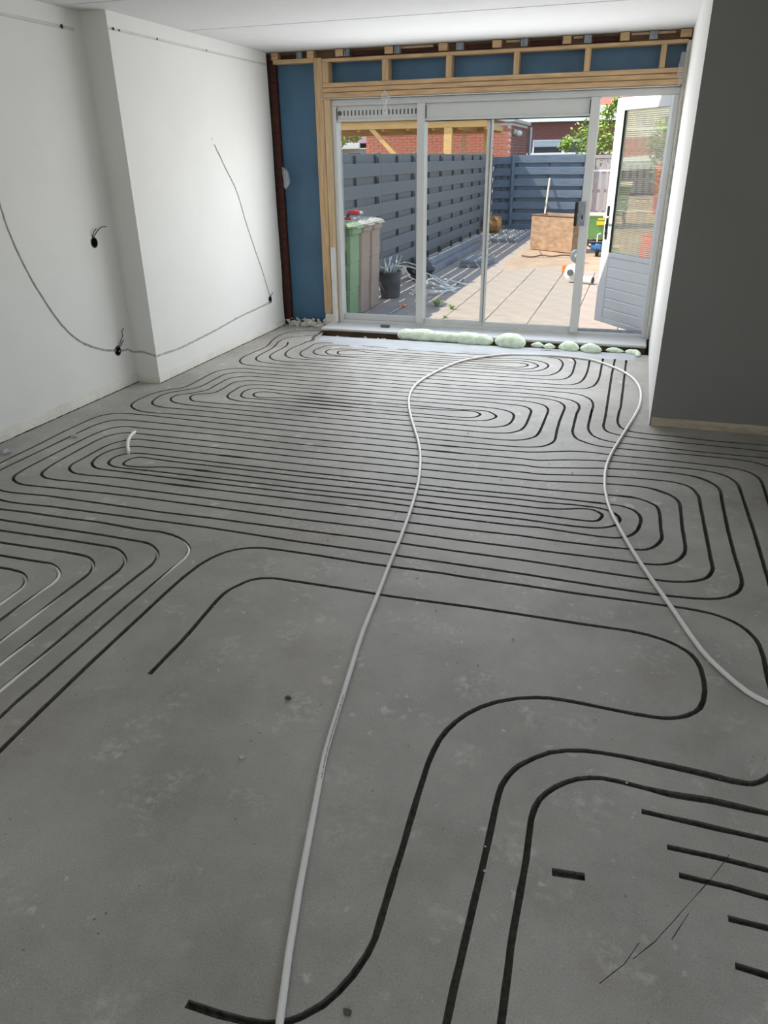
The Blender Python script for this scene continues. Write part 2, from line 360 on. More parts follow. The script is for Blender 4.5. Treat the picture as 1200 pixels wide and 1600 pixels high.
# plan of the milled grooves and of the pipes on the floor, mm (x, y pairs)
GROOVES = [
[-2933,6617,-2935,6492,-2939,6458,-2957,6366,-2963,6293,-2960,6223,-2951,6169,-2942,6129,-2930,6089,-2914,6052,-2895,6022,-2874,5998,-2844,5972,-2820,5957,-2789,5945,-2751,5938,-2660,5944,-2599,5945,-1305,5927,-937,5927,-698,5932,-656,5936,-590,5948,-565,5954,-547,5964,-530,5980,-512,6006,-495,6042,-485,6073,-469,6142,-461,6236,-463,6346,-467,6387,-474,6424,-495,6488,-506,6512,-522,6536,-533,6546,-551,6556,-606,6573,-649,6577,-702,6575,-801,6564,-934,6539,-1052,6525,-1228,6510,-1394,6503,-1660,6505,-2194,6524,-2381,6527,-2556,6533,-2599,6529,-2627,6521,-2653,6505,-2676,6481,-2691,6453,-2706,6406,-2716,6353,-2722,6301,-2721,6271,-2713,6236,-2699,6201,-2680,6174,-2662,6156,-2637,6140,-2604,6126,-2570,6117,-2547,6116,-2484,6120,-2423,6120,-917,6094,-816,6099,-782,6103,-738,6118,-717,6130,-702,6141,-689,6156,-680,6170,-663,6212,-659,6237,-660,6249,-662,6261,-672,6284,-685,6304,-704,6327,-740,6355,-766,6368,-790,6377,-812,6381,-836,6382,-871,6380,-898,6375,-970,6349,-1005,6340,-1085,6331,-1654,6315,-1864,6311,-2040,6314,-2167,6323,-2230,6335,-2340,6371,-2374,6375,-2393,6373,-2410,6367,-2450,6345,-2464,6333,-2478,6317,-2485,6302,-2487,6292,-2484,6262,-2478,6245,-2461,6214,-2451,6202,-2433,6188,-2424,6184,-2410,6182,-2342,6209,-2267,6233,-2193,6249,-2125,6258,-2043,6262,-1942,6262,-1498,6248,-1341,6247,-1230,6254,-1119,6266,-995,6283,-900,6306,-867,6308,-839,6308,-800,6300,-768,6286,-752,6269,-745,6251,-745,6241,-754,6212,-762,6198,-775,6184,-812,6158,-827,6152,-847,6147,-878,6145,-968,6148,-1199,6169,-1310,6176,-1526,6181,-1763,6183,-1962,6180,-2115,6175,-2199,6166,-2361,6139,-2400,6138,-2439,6142,-2487,6155,-2538,6177,-2564,6197,-2582,6221,-2598,6253,-2603,6270,-2605,6300,-2599,6334,-2584,6361,-2570,6375,-2554,6384,-2531,6392,-2496,6400,-2441,6404,-2333,6407,-2228,6418,-2097,6417,-1585,6394,-1373,6391,-1266,6396,-1155,6407,-1008,6425,-883,6447,-821,6450,-775,6447,-736,6439,-681,6418,-652,6401,-624,6374,-598,6338,-582,6304,-575,6265,-579,6220,-589,6178,-601,6147,-619,6114,-638,6092,-661,6072,-687,6058,-718,6046,-750,6040,-954,6031,-1278,6029,-1857,6039,-2071,6038,-2201,6031,-2443,6003,-2528,5995,-2607,5994,-2662,6000,-2688,6009,-2712,6021,-2729,6032,-2746,6048,-2778,6089,-2799,6126,-2807,6145,-2817,6184,-2822,6233,-2817,6351,-2824,6473,-2821,6511,-2813,6540,-2801,6561,-2787,6574,-2770,6583,-2753,6588,-2665,6602,-2559,6602],
[-3104,6529,-3066,6429,-3054,6374,-3049,6322,-3045,6244,-3050,6119,-3049,6081,-3044,6033,-3032,5980,-3011,5932,-2983,5894,-2963,5875,-2936,5855,-2916,5844,-2897,5838,-2856,5830,-2799,5827,-2697,5827,-2618,5833,-2552,5833,-2072,5821,-1755,5819,-1227,5823,-797,5834,-597,5837,-502,5841,-478,5845,-451,5855,-422,5878,-400,5907,-385,5942,-372,5996,-364,6066,-362,6148,-366,6405,-370,6471,-381,6521,-391,6548,-408,6580,-439,6622,-464,6647,-483,6657,-500,6660,-512,6658,-540,6648],
[-2951,6890,-3051,6837,-3089,6814,-3124,6786,-3171,6741,-3191,6711,-3202,6679,-3207,6632,-3206,6588,-3202,6540,-3194,6488,-3157,6341,-3144,6271,-3139,6188,-3138,5994,-3130,5919,-3116,5868,-3098,5832,-3076,5802,-3056,5782,-3036,5769,-3012,5756,-2984,5747,-2885,5729,-2786,5721,-2690,5718,-2650,5721,-2564,5735,-2458,5737,-1987,5722,-1502,5713,-1217,5710,-773,5716,-491,5715,-399,5723,-364,5730,-346,5738,-328,5752,-310,5773,-297,5793,-285,5818,-275,5850,-262,5923,-253,6029,-249,6153,-249,6308,-255,6541],
[-2966,7097,-3091,7076,-3137,7065,-3161,7056,-3185,7044,-3232,7011,-3252,6991,-3266,6973,-3289,6931,-3306,6872,-3315,6800,-3312,6712,-3297,6608,-3282,6532,-3238,6369,-3226,6291,-3226,6217,-3237,6080,-3246,5908,-3244,5853,-3232,5796,-3220,5761,-3203,5726,-3181,5695,-3149,5661,-3125,5645,-3104,5636,-3075,5629,-3016,5619,-2979,5616,-2930,5614,-2681,5615,-2430,5622,-1930,5620,-1335,5612,-869,5601,-744,5604,-381,5619,-328,5625,-267,5643,-244,5653,-224,5669,-206,5689,-189,5718,-177,5744,-167,5777,-155,5850,-147,5956,-144,6072,-148,6690],
[-640,5314,-565,5320,-509,5317,-466,5309,-427,5293,-397,5274,-373,5247,-353,5212,-338,5167,-333,5103,-338,4921,-339,4808,-337,4634,-330,4489,-332,4436,-337,4409,-345,4386,-357,4361,-374,4335,-387,4320,-401,4309,-443,4288,-480,4277,-531,4269,-590,4263,-666,4260,-1514,4254,-2709,4264,-2874,4259,-3109,4241,-3163,4241,-3190,4245,-3230,4256,-3270,4273,-3315,4302,-3346,4333,-3363,4357,-3377,4391,-3387,4441,-3392,4509,-3390,4570,-3383,4623,-3368,4683,-3349,4723,-3301,4789,-3250,4841,-3240,4860,-3235,4879,-3230,4926,-3228,4996,-3237,5194,-3238,5282,-3232,5343,-3221,5387,-3210,5410,-3193,5434,-3169,5459,-3144,5480,-3116,5498,-3092,5508,-3071,5514,-3043,5517,-2937,5509,-2855,5507,-1889,5500,-1293,5490,-1110,5496,-830,5524,-729,5529,-662,5527,-519,5516,-381,5515,-349,5512,-323,5506,-267,5487,-244,5474,-226,5459,-207,5436,-187,5408,-174,5383,-163,5353,-152,5299,-145,5217,-149,5014,-148,5171,-150,4810,-149,4759,-145,4721,-133,4661,-113,4606,-90,4573,-58,4544,-33,4528,-3,4517,26,4510,64,4505,236,4499,426,4485,533,4481,687,4478,868,4481,925,4474,1017,4453],
[-640,5314,-966,5305,-1155,5301,-1818,5303,-2373,5297,-2774,5305,-2852,5302,-2898,5295,-2936,5280,-2975,5255,-2998,5231,-3012,5204,-3022,5169,-3025,5126,-3025,4994,-3018,4894,-3022,4854,-3041,4810,-3077,4758,-3094,4739,-3139,4703,-3166,4673,-3176,4645,-3179,4612,-3172,4581,-3160,4557,-3143,4535,-3115,4513,-3084,4497,-3050,4485,-3005,4475,-2962,4470,-2574,4466,-839,4469,-744,4473,-689,4481,-648,4493,-622,4506,-597,4528,-575,4556,-563,4579,-554,4611,-548,4652,-544,4710,-546,4948,-548,4988,-553,5011,-570,5050,-580,5064,-594,5078,-610,5088,-631,5098,-666,5105,-724,5108,-840,5120,-889,5122,-932,5119,-1057,5104,-1179,5100,-1745,5100,-2308,5092,-2558,5096,-2650,5095,-2712,5089,-2739,5081,-2759,5072,-2777,5059,-2794,5041,-2806,5021,-2812,5002,-2816,4959,-2810,4819,-2801,4775,-2785,4737,-2760,4706,-2745,4693,-2723,4681,-2671,4662,-2642,4657,-2613,4655,-2482,4659,-1986,4658,-1225,4663,-1068,4665,-967,4671,-907,4677,-876,4682,-847,4693,-816,4710,-794,4729,-777,4756,-765,4787,-763,4811,-768,4827,-776,4843,-806,4881,-834,4905,-848,4911,-861,4913,-914,4913,-1003,4898,-1089,4895,-1678,4902,-2174,4898,-2354,4904,-2403,4909,-2490,4925,-2547,4929,-2578,4924,-2606,4911,-2613,4903,-2619,4892,-2624,4867,-2622,4847,-2618,4837,-2606,4817,-2590,4801,-2575,4790,-2551,4782,-2486,4788,-2374,4814,-2315,4821,-2129,4823,-1785,4819,-1608,4824,-1393,4837,-1182,4853,-1069,4865,-999,4880,-974,4882,-949,4881,-929,4877,-908,4866,-890,4851,-881,4839,-876,4824,-876,4807,-881,4789,-891,4769,-901,4757,-918,4745,-934,4737,-968,4730,-1041,4726,-1632,4739,-2073,4745,-2464,4746,-2543,4743,-2593,4736,-2615,4737,-2639,4741,-2658,4749,-2674,4759,-2689,4775,-2702,4799,-2713,4827,-2724,4876,-2725,4896,-2723,4922,-2717,4945,-2709,4963,-2699,4975,-2687,4983,-2643,4996,-2609,4999,-2320,4992,-2167,4991,-1060,5002,-874,4996,-799,4988,-758,4978,-729,4966,-700,4945,-673,4919,-660,4897,-654,4879,-647,4841,-644,4798,-645,4743,-650,4699,-659,4664,-672,4640,-690,4619,-721,4598,-747,4586,-785,4577,-829,4573,-986,4575,-1413,4560,-1604,4556,-1903,4559,-2433,4572,-2544,4570,-2781,4561,-2875,4560,-2952,4563,-2970,4565,-2983,4571,-2999,4582,-3019,4602,-3046,4643,-3056,4669,-3058,4688,-3054,4706,-3044,4717,-3016,4738,-2954,4776,-2942,4786,-2934,4798,-2926,4822,-2921,4869,-2921,4934,-2927,5049,-2926,5077,-2922,5100,-2911,5123,-2885,5149,-2850,5172,-2818,5183,-2763,5189,-2695,5190,-2344,5189,-1783,5199,-1125,5201,-915,5207,-692,5218,-642,5216,-593,5210,-560,5201,-526,5186,-494,5165,-475,5146,-457,5115,-445,5081,-439,5043,-436,4986,-438,4703,-441,4577,-448,4512,-454,4488,-462,4468,-490,4429,-521,4401,-564,4380,-593,4372,-628,4367,-695,4361,-746,4359,-909,4361,-1960,4361,-2800,4375,-2945,4373,-3076,4368,-3116,4372,-3154,4380,-3182,4392,-3216,4413,-3233,4429,-3249,4450,-3261,4475,-3274,4509,-3282,4548,-3287,4587,-3288,4621,-3284,4655,-3272,4691,-3255,4726,-3232,4755,-3158,4838,-3144,4860,-3134,4882,-3124,4922,-3119,4981,-3122,5223,-3121,5263,-3118,5289,-3106,5321,-3085,5348,-3056,5372,-3018,5392,-2987,5400,-2950,5404,-2433,5395,-1851,5401,-1236,5397,-1073,5400,-765,5413,-652,5414,-594,5411,-531,5402,-467,5388,-420,5375,-337,5347,-314,5334,-292,5312,-266,5280,-253,5256,-241,5213,-236,5151,-240,5028,-244,5068,-241,4686,-238,4636,-231,4589,-215,4539,-197,4505,-174,4480,-128,4446,-96,4428,-55,4414,-11,4407,94,4404,441,4413,598,4413,655,4411,732,4404,769,4398,796,4391,824,4376,874,4336,930,4312,944,4299,953,4285,964,4255,970,4215,983,4038],
[-48,6651,-54,6113,-51,4993,-55,4816,-49,4758,-44,4738,-34,4715,-23,4698,-8,4684,35,4659,83,4640,146,4628,221,4622,553,4612,819,4600,921,4592,1035,4574],
[47,6660,42,5321,40,5223,32,5116,30,5002,31,4937,35,4884,44,4837,56,4802,67,4785,78,4772,110,4748,143,4736,201,4727,240,4724,370,4724,535,4705,604,4700,677,4700,848,4707,910,4706,965,4701,1053,4689],
[763,2837,787,3146,803,3477,806,3623,804,3826,807,3975,806,4085,803,4123,795,4153,783,4182,768,4207,752,4224,733,4239,711,4249,678,4261,638,4267,338,4284,251,4286,52,4281,13,4283,-66,4293,-134,4292,-183,4287,-228,4277,-273,4261,-392,4214,-459,4196,-537,4186,-649,4177,-904,4164,-1036,4163,-1432,4167,-1802,4158,-1981,4157,-2656,4169,-3039,4180,-3233,4178,-3280,4173,-3315,4166,-3345,4156,-3367,4144,-3389,4124,-3408,4099,-3424,4070,-3435,4036,-3441,3981,-3445,3762,-3442,3655,-3431,3440,-3431,3209,-3408,2853,-3402,2837,-3386,2826,-3322,2815,-3239,2809,-3196,2802,-3155,2787,-3078,2749,-3045,2735,-3005,2725,-2956,2721,-2893,2722,-2717,2737,-1822,2755,-1308,2746,-953,2750,-291,2748,78,2739,232,2739,326,2744,399,2753,452,2764,490,2779,525,2803,558,2840,577,2877,590,2927,593,2969,584,3204,580,3454,582,3773,585,3879,584,3910,579,3937,572,3959,557,3987,539,4013,520,4034,498,4052,475,4067,452,4077,402,4087,313,4092,222,4088,109,4076,-28,4054,-293,3984,-342,3974,-375,3970,-401,3970,-441,3978,-476,3978,-736,3959,-827,3954,-959,3953,-1364,3955,-1776,3940,-1926,3941,-2319,3952,-2486,3954,-2646,3950,-2951,3934,-3079,3936,-3104,3932,-3132,3921,-3153,3907,-3173,3886,-3186,3865,-3196,3839,-3213,3766,-3220,3677,-3222,3524,-3220,3189,-3217,3119,-3210,3058,-3204,3031,-3196,3012,-3186,2996,-3173,2981,-3156,2967,-3133,2952,-3114,2943,-3084,2935,-3058,2931,-3033,2930,-2539,2960,-2354,2966,-1912,2968,-1415,2965,-1041,2977,-606,2973,-336,2979,-228,2978,79,2985,197,2985,248,2991,276,2999,306,3016,333,3042,355,3077,372,3120,379,3155,383,3207,377,3392,377,3647,374,3683,369,3709,361,3731,352,3749,336,3771,319,3788,294,3806,264,3824,240,3834,215,3841,183,3845,141,3846,9,3835,-83,3821,-304,3781,-375,3773,-798,3761,-1300,3755,-1627,3742,-1789,3738,-2462,3738,-2761,3741,-2857,3744,-2878,3741,-2900,3732,-2920,3719,-2941,3701,-2961,3677,-2977,3653,-2987,3630,-2995,3604,-3000,3569,-3002,3524,-2999,3336,-3001,3280,-2999,3259,-2992,3237,-2980,3213,-2956,3185,-2934,3168,-2914,3157,-2898,3151,-2878,3147,-2799,3145,-2640,3160,-2542,3164,-1884,3169,-447,3195,-346,3199,-272,3207,-51,3194,9,3192,55,3196,79,3200,99,3208,123,3224,142,3243,156,3266,170,3297,179,3334,187,3387,189,3435,186,3462,178,3492,161,3523,142,3543,110,3561,79,3569,-62,3571,-380,3565,-753,3546,-1224,3541,-1639,3530,-2191,3526,-2666,3529,-2719,3525,-2763,3515,-2786,3503,-2807,3480,-2823,3446,-2827,3409,-2826,3391,-2820,3370,-2813,3353,-2803,3337,-2791,3324,-2777,3314,-2742,3299,-2713,3295,-2654,3294,-2451,3303,-1566,3313,-1160,3329,-696,3335,-373,3344,-63,3343,-33,3349,-12,3361,-5,3372,2,3389,8,3422,3,3443,-15,3465,-37,3479,-65,3483,-109,3476,-177,3449,-208,3440,-260,3430,-308,3424,-415,3425,-1117,3405,-1574,3386,-1876,3384,-2280,3388,-2333,3387,-2386,3383,-2430,3377,-2460,3370,-2552,3342,-2615,3330,-2651,3327,-2685,3331,-2701,3339,-2710,3351,-2718,3365,-2723,3392,-2719,3424,-2708,3446,-2697,3457,-2685,3466,-2659,3473,-2439,3463,-2213,3467,-1609,3469,-1205,3482,-723,3487,-411,3503,-375,3503,-307,3499,-147,3513,-40,3513,-8,3508,24,3497,48,3483,64,3467,82,3441,90,3420,92,3396,85,3363,77,3342,64,3325,38,3303,15,3289,-9,3280,-40,3273,-120,3267,-230,3268,-365,3273,-602,3263,-704,3261,-1139,3268,-1503,3255,-1985,3245,-2184,3243,-2537,3245,-2792,3243,-2825,3251,-2862,3271,-2890,3297,-2905,3320,-2922,3363,-2932,3410,-2933,3456,-2926,3505,-2918,3530,-2904,3556,-2890,3575,-2872,3594,-2850,3609,-2828,3619,-2805,3626,-2781,3628,-2299,3634,-1630,3637,-894,3650,-715,3654,-435,3666,-323,3665,97,3692,143,3691,181,3681,214,3662,250,3629,260,3615,268,3596,274,3564,278,3496,279,3363,283,3281,281,3249,272,3212,254,3171,234,3141,212,3122,192,3113,149,3106,55,3098,-166,3093,-344,3097,-648,3084,-1076,3081,-1448,3069,-1927,3059,-2656,3051,-2798,3047,-2920,3038,-2994,3042,-3013,3047,-3032,3056,-3054,3071,-3067,3083,-3077,3096,-3086,3117,-3100,3171,-3111,3254,-3120,3475,-3123,3630,-3119,3694,-3111,3723,-3101,3747,-3087,3772,-3069,3794,-3051,3810,-3030,3823,-3006,3832,-2986,3836,-2834,3832,-1846,3837,-1680,3840,-1329,3852,-805,3855,-452,3873,-373,3869,-306,3878,-55,3933,49,3950,134,3958,215,3962,318,3963,361,3957,405,3938,420,3927,433,3913,446,3892,457,3864,471,3803,474,3759,474,3652,485,3026,479,2994,466,2958,450,2930,432,2912,398,2889,365,2875,319,2863,278,2859,191,2856,56,2857,-308,2867,-587,2864,-997,2867,-1344,2858,-1837,2852,-2110,2841,-2799,2844,-2856,2841,-2992,2828,-3049,2825,-3093,2827,-3129,2833,-3160,2845,-3261,2892,-3287,2908,-3305,2926,-3320,2948,-3330,2972,-3336,2995,-3344,3076,-3345,3137,-3338,3463,-3338,3678,-3335,3810,-3332,3866,-3324,3913,-3314,3948,-3301,3979,-3288,4001,-3270,4020,-3250,4033,-3226,4042,-3196,4050,-3161,4054,-2887,4057,-1871,4043,-1730,4046,-1399,4058,-823,4063,-493,4077,-413,4076,-391,4077,-350,4087,-236,4128,-181,4143,-67,4166,41,4179,108,4181,256,4180,435,4185,515,4178,566,4166,590,4155,615,4140,632,4125,645,4109,660,4083,673,4052,680,4021,684,3993,695,3410,698,2549],
[-1636,1141,-1650,1402,-1659,1685,-1665,2194,-1663,2309,-1653,2414,-1644,2454,-1632,2494,-1618,2527,-1600,2556,-1579,2581,-1553,2603,-1515,2625,-1467,2640,-1432,2645,-1347,2648,-1189,2649,-938,2645,-611,2656,-517,2653,-278,2657,-47,2655,347,2666,401,2663,449,2656,477,2647,507,2633,530,2618,551,2598,569,2576,583,2551,595,2520,602,2492,607,2410,605,2280,606,2038,598,1948,591,1910,582,1880,566,1842,547,1812,521,1786,497,1772,481,1769,444,1767,335,1773,152,1775,86,1771,38,1765,-13,1750,-58,1726,-99,1692,-137,1648,-152,1622,-163,1595,-173,1555,-176,1521,-174,1325,-175,974,-173,818],
[-1421,1697,-1418,1897,-1433,2185,-1431,2241,-1426,2268,-1418,2292,-1391,2346,-1378,2365,-1362,2380,-1347,2391,-1328,2400,-1293,2410,-1261,2413,-982,2418,-767,2418,-453,2433,-267,2437,-20,2439,157,2445,219,2438,273,2424,300,2411,323,2397,349,2376,364,2360,381,2328,394,2283,399,2217,399,2160,391,2107,379,2067,363,2042,336,2016,314,2001,294,1992,266,1983,236,1978,126,1976,-39,1979,-86,1975,-126,1966,-188,1942,-248,1905,-292,1867,-330,1820,-354,1777,-372,1731,-385,1682,-391,1628,-393,1577,-390,1474,-371,1023,-376,983,-391,930,-409,886,-430,852,-463,816,-492,795,-525,782,-570,774,-629,769,-705,768],
[619,1671,383,1673,278,1664,144,1670,95,1669,63,1661,28,1646,-1,1624,-28,1597,-50,1567,-65,1539,-74,1506,-78,1467,-73,1333,-74,1094,-64,852],
[203,1579,589,1578],
[266,1479,386,1483,499,1480,573,1482],
[292,1401,410,1402,559,1395],
[396,1313,547,1315],
[400,1199,527,1193],
[-7,1317,72,1327]]
PIPE_GROOVES = [
[-3117,2645,-2939,2636,-2779,2645,-2532,2646,-2353,2654,-2108,2642,-2073,2643,-2018,2649,-1993,2649,-1938,2640,-1890,2624,-1839,2598,-1799,2565,-1777,2540,-1762,2513,-1751,2480,-1746,2444,-1755,2218,-1758,2051,-1756,1587,-1758,1442,-1752,1359,-1751,1259],
[-3014,2541,-2807,2536,-2264,2541,-2020,2536,-1992,2531,-1966,2520,-1932,2498,-1904,2474,-1882,2448,-1870,2427,-1859,2395,-1854,2365,-1860,2204,-1861,2078,-1860,1871,-1852,1498,-1855,1364],
[-2917,2442,-2749,2440,-2354,2451,-2130,2452,-2105,2447,-2073,2432,-2040,2410,-2011,2384,-1991,2361,-1978,2337,-1969,2309,-1964,2278,-1967,2012,-1959,1470],
[-2815,2339,-2652,2340,-2306,2349,-2236,2348,-2196,2344,-2173,2338,-2141,2320,-2113,2296,-2097,2277,-2084,2256,-2075,2233,-2071,2211,-2069,2043,-2062,1823,-2066,1693,-2060,1572],
[-2715,2237,-2381,2240,-2306,2243,-2280,2236,-2251,2223,-2228,2207,-2204,2187,-2189,2169,-2179,2151,-2170,2125,-2166,2098,-2174,1921,-2173,1687],
[-2616,2137,-2478,2149,-2439,2149,-2397,2145,-2369,2140,-2348,2131,-2323,2116,-2301,2097,-2287,2079,-2276,2060,-2270,2045,-2266,2024,-2259,1925,-2260,1775]]
LOOSE_PIPE = [-483,738,-540,923,-584,1082,-679,1459,-692,1516,-703,1576,-776,2028,-793,2144,-820,2400,-850,2661,-872,2886,-903,3139,-928,3316,-947,3433,-964,3531,-987,3640,-1015,3759,-1045,3875,-1073,3974,-1102,4065,-1128,4139,-1164,4236,-1262,4481,-1320,4632,-1364,4754,-1402,4870,-1429,4961,-1453,5057,-1470,5139,-1483,5220,-1491,5300,-1495,5374,-1495,5441,-1490,5504,-1481,5587,-1470,5653,-1456,5727,-1423,5874,-1403,5958,-1386,6019,-1368,6075,-1345,6134,-1320,6188,-1292,6239,-1263,6284,-1232,6324,-1199,6361,-1160,6401,-1116,6442,-1077,6475,-1047,6498,-1016,6518,-984,6534,-957,6545,-925,6555,-886,6563,-796,6577,-697,6594,-648,6600,-603,6604,-552,6604,-501,6602,-455,6597,-415,6591,-370,6581,-323,6569,-289,6557,-262,6545,-240,6534,-213,6516,-191,6498,-159,6467,-128,6432,-82,6373,-29,6304,-4,6267,21,6227,40,6192,58,6154,90,6077,115,6005,132,5939,147,5865,160,5783,168,5698,173,5611,174,5507,172,5421,167,5322,159,5227,148,5138,129,5002,25,4345,12,4242,2,4139,-3,4068,-4,4009,-5,3941,-2,3865,1,3795,6,3727,15,3654,24,3584,40,3494,58,3416,113,3216,154,3080,188,2975,238,2830,317,2613,362,2481,399,2383,424,2332,464,2267,495,2223,526,2185,549,2165,574,2149,602,2136,655,2116]
PIPE_OFFCUT = [-2961,3827,-2952,3786,-2944,3759,-2936,3739,-2927,3719,-2904,3676,-2884,3642,-2855,3600,-2826,3561,-2774,3495]
# ------------------------------------------------------------------ floor with milled grooves
XL, XN, XR, YS, YR, YF, H = -3.49, -3.69, 0.23, 4.925, 4.907, 7.30, 2.50
ff = lambda u, v, d: (u, v, -d)
floor_out = [(XN - .02, -3.5), (1.62, -3.5), (1.62, YR + .01), (XR + .02, YR + .01), (XR + .02, 6.86), (-0.4, 6.875), (-1.6, 6.89), (-2.90, 6.88), (-2.93, 7.0), (-2.935, 7.33), (XL - .02, 7.33), (XL - .02, YS + .02), (XN - .02, YS + .02)]
ribs = []; chan = []
WIDE = [(0.36, 1.72, 0.16, 1.55), (-1.13, 2.58, 0.05, 1.3), (-2.15, 3.62, .1, 1.6), (-2.22, 3.38, .06, 1.8), (-2.2, 3.18, .09, 1.6), (-2.0, 4.85, .3, 1.7), (-1.9, 5.05, .2, 1.35), (-0.95, 4.1, .12, 1.5), (0.03, 1.325, 0.06, 1.45), (.3, 3.85, .08, 1.5), (.12, 3.72, .07, 1.5), (-.02, 3.62, .07, 1.6), (.5, 4.05, .07, 1.4)]
for i, g in enumerate(GROOVES):
    p = resample([Vector(q) for q in mm_pairs(g)], 0.045)
    L, Rr = ribbon(p, 0.0088, 0.0018, i * 3.1, WIDE); ribs.append((L, Rr)); chan.append((L, Rr, 0.019))
for i, g in enumerate(PIPE_GROOVES):
    p = resample([Vector(q) for q in mm_pairs(g)], 0.045)
    L, Rr = ribbon(p, 0.0094, 0.0012, 50 + i * 3.1); ribs.append((L, Rr)); chan.append((L, Rr, 0.028))
CRACKS = [[(0.415, 1.50), (0.395, 1.464), (0.365, 1.411), (0.319, 1.339), (0.299, 1.307), (0.268, 1.257), (0.234, 1.204), (0.188, 1.148)], [(0.20, 1.19), (0.17, 1.13), (0.12, 1.07)], [(0.31, 1.30), (0.285, 1.25), (0.27, 1.22)]]
for i, c in enumerate(CRACKS):
    L, Rr = ribbon(resample(c, 0.012), 0.0009, 0.0007, 90 + i); ribs.append((L, Rr)); chan.append((L, Rr, 0.006))
floor = struct(cut_surface('floor', MT['floor'], floor_out, ribs, ff))
for i, (L, Rr, d) in enumerate(chan):
    channel('groove' if i < len(GROOVES) + len(PIPE_GROOVES) else 'crack', MT['groove'], L, Rr, d, ff, floor)
# screed body under the surface, and the open slot along the threshold
box('floor_slab', MT['floor'], XN - .3, 1.9, -3.6, 6.80, -0.20, -0.024, floor)
box('floor_edge', MT['darkgap'], -2.90, XR + .02, 6.80, 6.87, -0.08, -0.024, floor)
box('floor_edge', MT['floor'], XL - .2, -2.93, 6.80, 7.5, -0.2, -0.024, floor)
tr = MB()
for i in range(60):
    x = -2.88 + 3.05 * i / 59; tr.sphere((x, 6.96 + random.uniform(-.07, .06), -0.035), random.uniform(.008, .028), 1, (1.3, 1, .8), .4, i)
tag(tr.build('threshold_rubble', MT['earth'], floor), kind='stuff')
box('threshold_bed', MT['darkgap'], -2.93, XR + .02, 6.86, 7.5, -0.2, -0.035, floor)

# saw cut at the corner of the threshold
sc_ = MB(); pc = resample([(-2.966, 7.10), (-2.945, 6.80), (-2.90, 6.66), (-2.915, 6.60)], .03)
L, Rr = ribbon(pc, 0.016, 0.008, 7)
for i in range(len(L) - 1):
    sc_.add([(L[i].x, L[i].y, .0015), (L[i + 1].x, L[i + 1].y, .0015), (Rr[i + 1].x, Rr[i + 1].y, .0015), (Rr[i].x, Rr[i].y, .0015)], [(0, 1, 2, 3)])
sc_.build('saw_cut', MT['groove'], floor)

# ------------------------------------------------------------------ left wall, with its chases cut in
def wall_cut(name, m, outline, chases, f, hw=0.0085, depth=0.005, rounds=()):
    rb = []
    for i, c in enumerate(chases):
        pts, h = c if isinstance(c, tuple) else (c, hw)
        rb.append(ribbon(resample([Vector(q) for q in pts], 0.02), h, h * (.12 if isinstance(c, tuple) else .55), 30 + i))
    loops = [[(cy + r * math.cos(a * math.pi / 10), cz + r * math.sin(a * math.pi / 10)) for a in range(20)] for cy, cz, r in rounds]
    o = struct(cut_surface(name, m, outline, rb, f, None, loops))
    for i, (L, Rr) in enumerate(rb): channel('cable_chase', MT['old_chase'] if isinstance(chases[i], tuple) else MT['chase'], L, Rr, depth, f, o, .2)
    for i, c in enumerate(chases):
        if not isinstance(c, tuple): MB().tube([f(q.x + .002 * noise.noise(Vector((q.x * 9, q.y * 9, i))), q.y, .0015) for q in resample([Vector(q) for q in c], .03)], .0023, 6).build('cable', MT['wire_grey'], o, True)
    return o
def smooth_path(p, n=8):
    out = []; p = [Vector(q) for q in p]
    for i in range(len(p) - 1):
        a = p[max(i - 1, 0)]; b = p[i]; c = p[i + 1]; d = p[min(i + 2, len(p) - 1)]
        for k in range(n):
            t = k / n; out.append(0.5 * ((2 * b) + (c - a) * t + (2 * a - 5 * b + 4 * c - d) * t * t + (3 * b - a - 3 * c + d) * t ** 3))
    return out + [p[-1]]
f_far = lambda u, v, d: (XL - d, u, v)
f_near = lambda u, v, d: (XN - d, u, v)
f_ret = lambda u, v, d: (u, YS + d, v)
far_c = [smooth_path([(6.170, 1.722), (6.301, 1.564), (6.488, 1.343), (6.618, 1.063), (6.763, .791), (6.887, .566), (6.985, .345)]),
         smooth_path([(6.965, .301), (6.921, .282), (6.327, .262), (5.894, .232), (5.56, .214), (5.253, .203), (4.93, .214)]),
         ([(4.93, 2.400), (7.29, 2.404)], 0.0085)]
wall_far = wall_cut('wall_left', MT['plaster'], [(YS, 0), (7.29, 0), (7.30, .06), (7.285, .3), (7.305, .5), (7.29, 1.2), (7.30, 1.8), (7.29, H), (YS, H)], far_c, f_far, rounds=[(6.987, .313, .034), (6.14, 1.765, .006), (6.13, 1.72, .005)])
near_c = [smooth_path([(3.83, 1.75), (3.85, 1.56), (3.868, 1.376), (3.896, 1.210), (3.950, 1.033), (4.036, .843), (4.157, .634), (4.30, .475), (4.45, .385), (4.60, .325), (4.71, .300)]),
          ([(3.0, 2.386), (4.84, 2.390)], 0.010), [(4.745, .285), (4.85, .276), (YS - .005, .238)]]
wall_near = wall_cut('wall_left', MT['plaster'], [(-3.5, 0), (YS, 0), (YS, H), (-3.5, H)], near_c, f_near, rounds=[(4.671, 1.083, .036), (4.729, .292, .036)])
ret = wall_cut('wall_left', MT['plaster'], [(XN, 0), (XL, 0), (XL, H), (XN, H)], [smooth_path([(XN + .004, .238), (-3.63, .245), (-3.57, .236), (XL - .003, .216)])], f_ret)
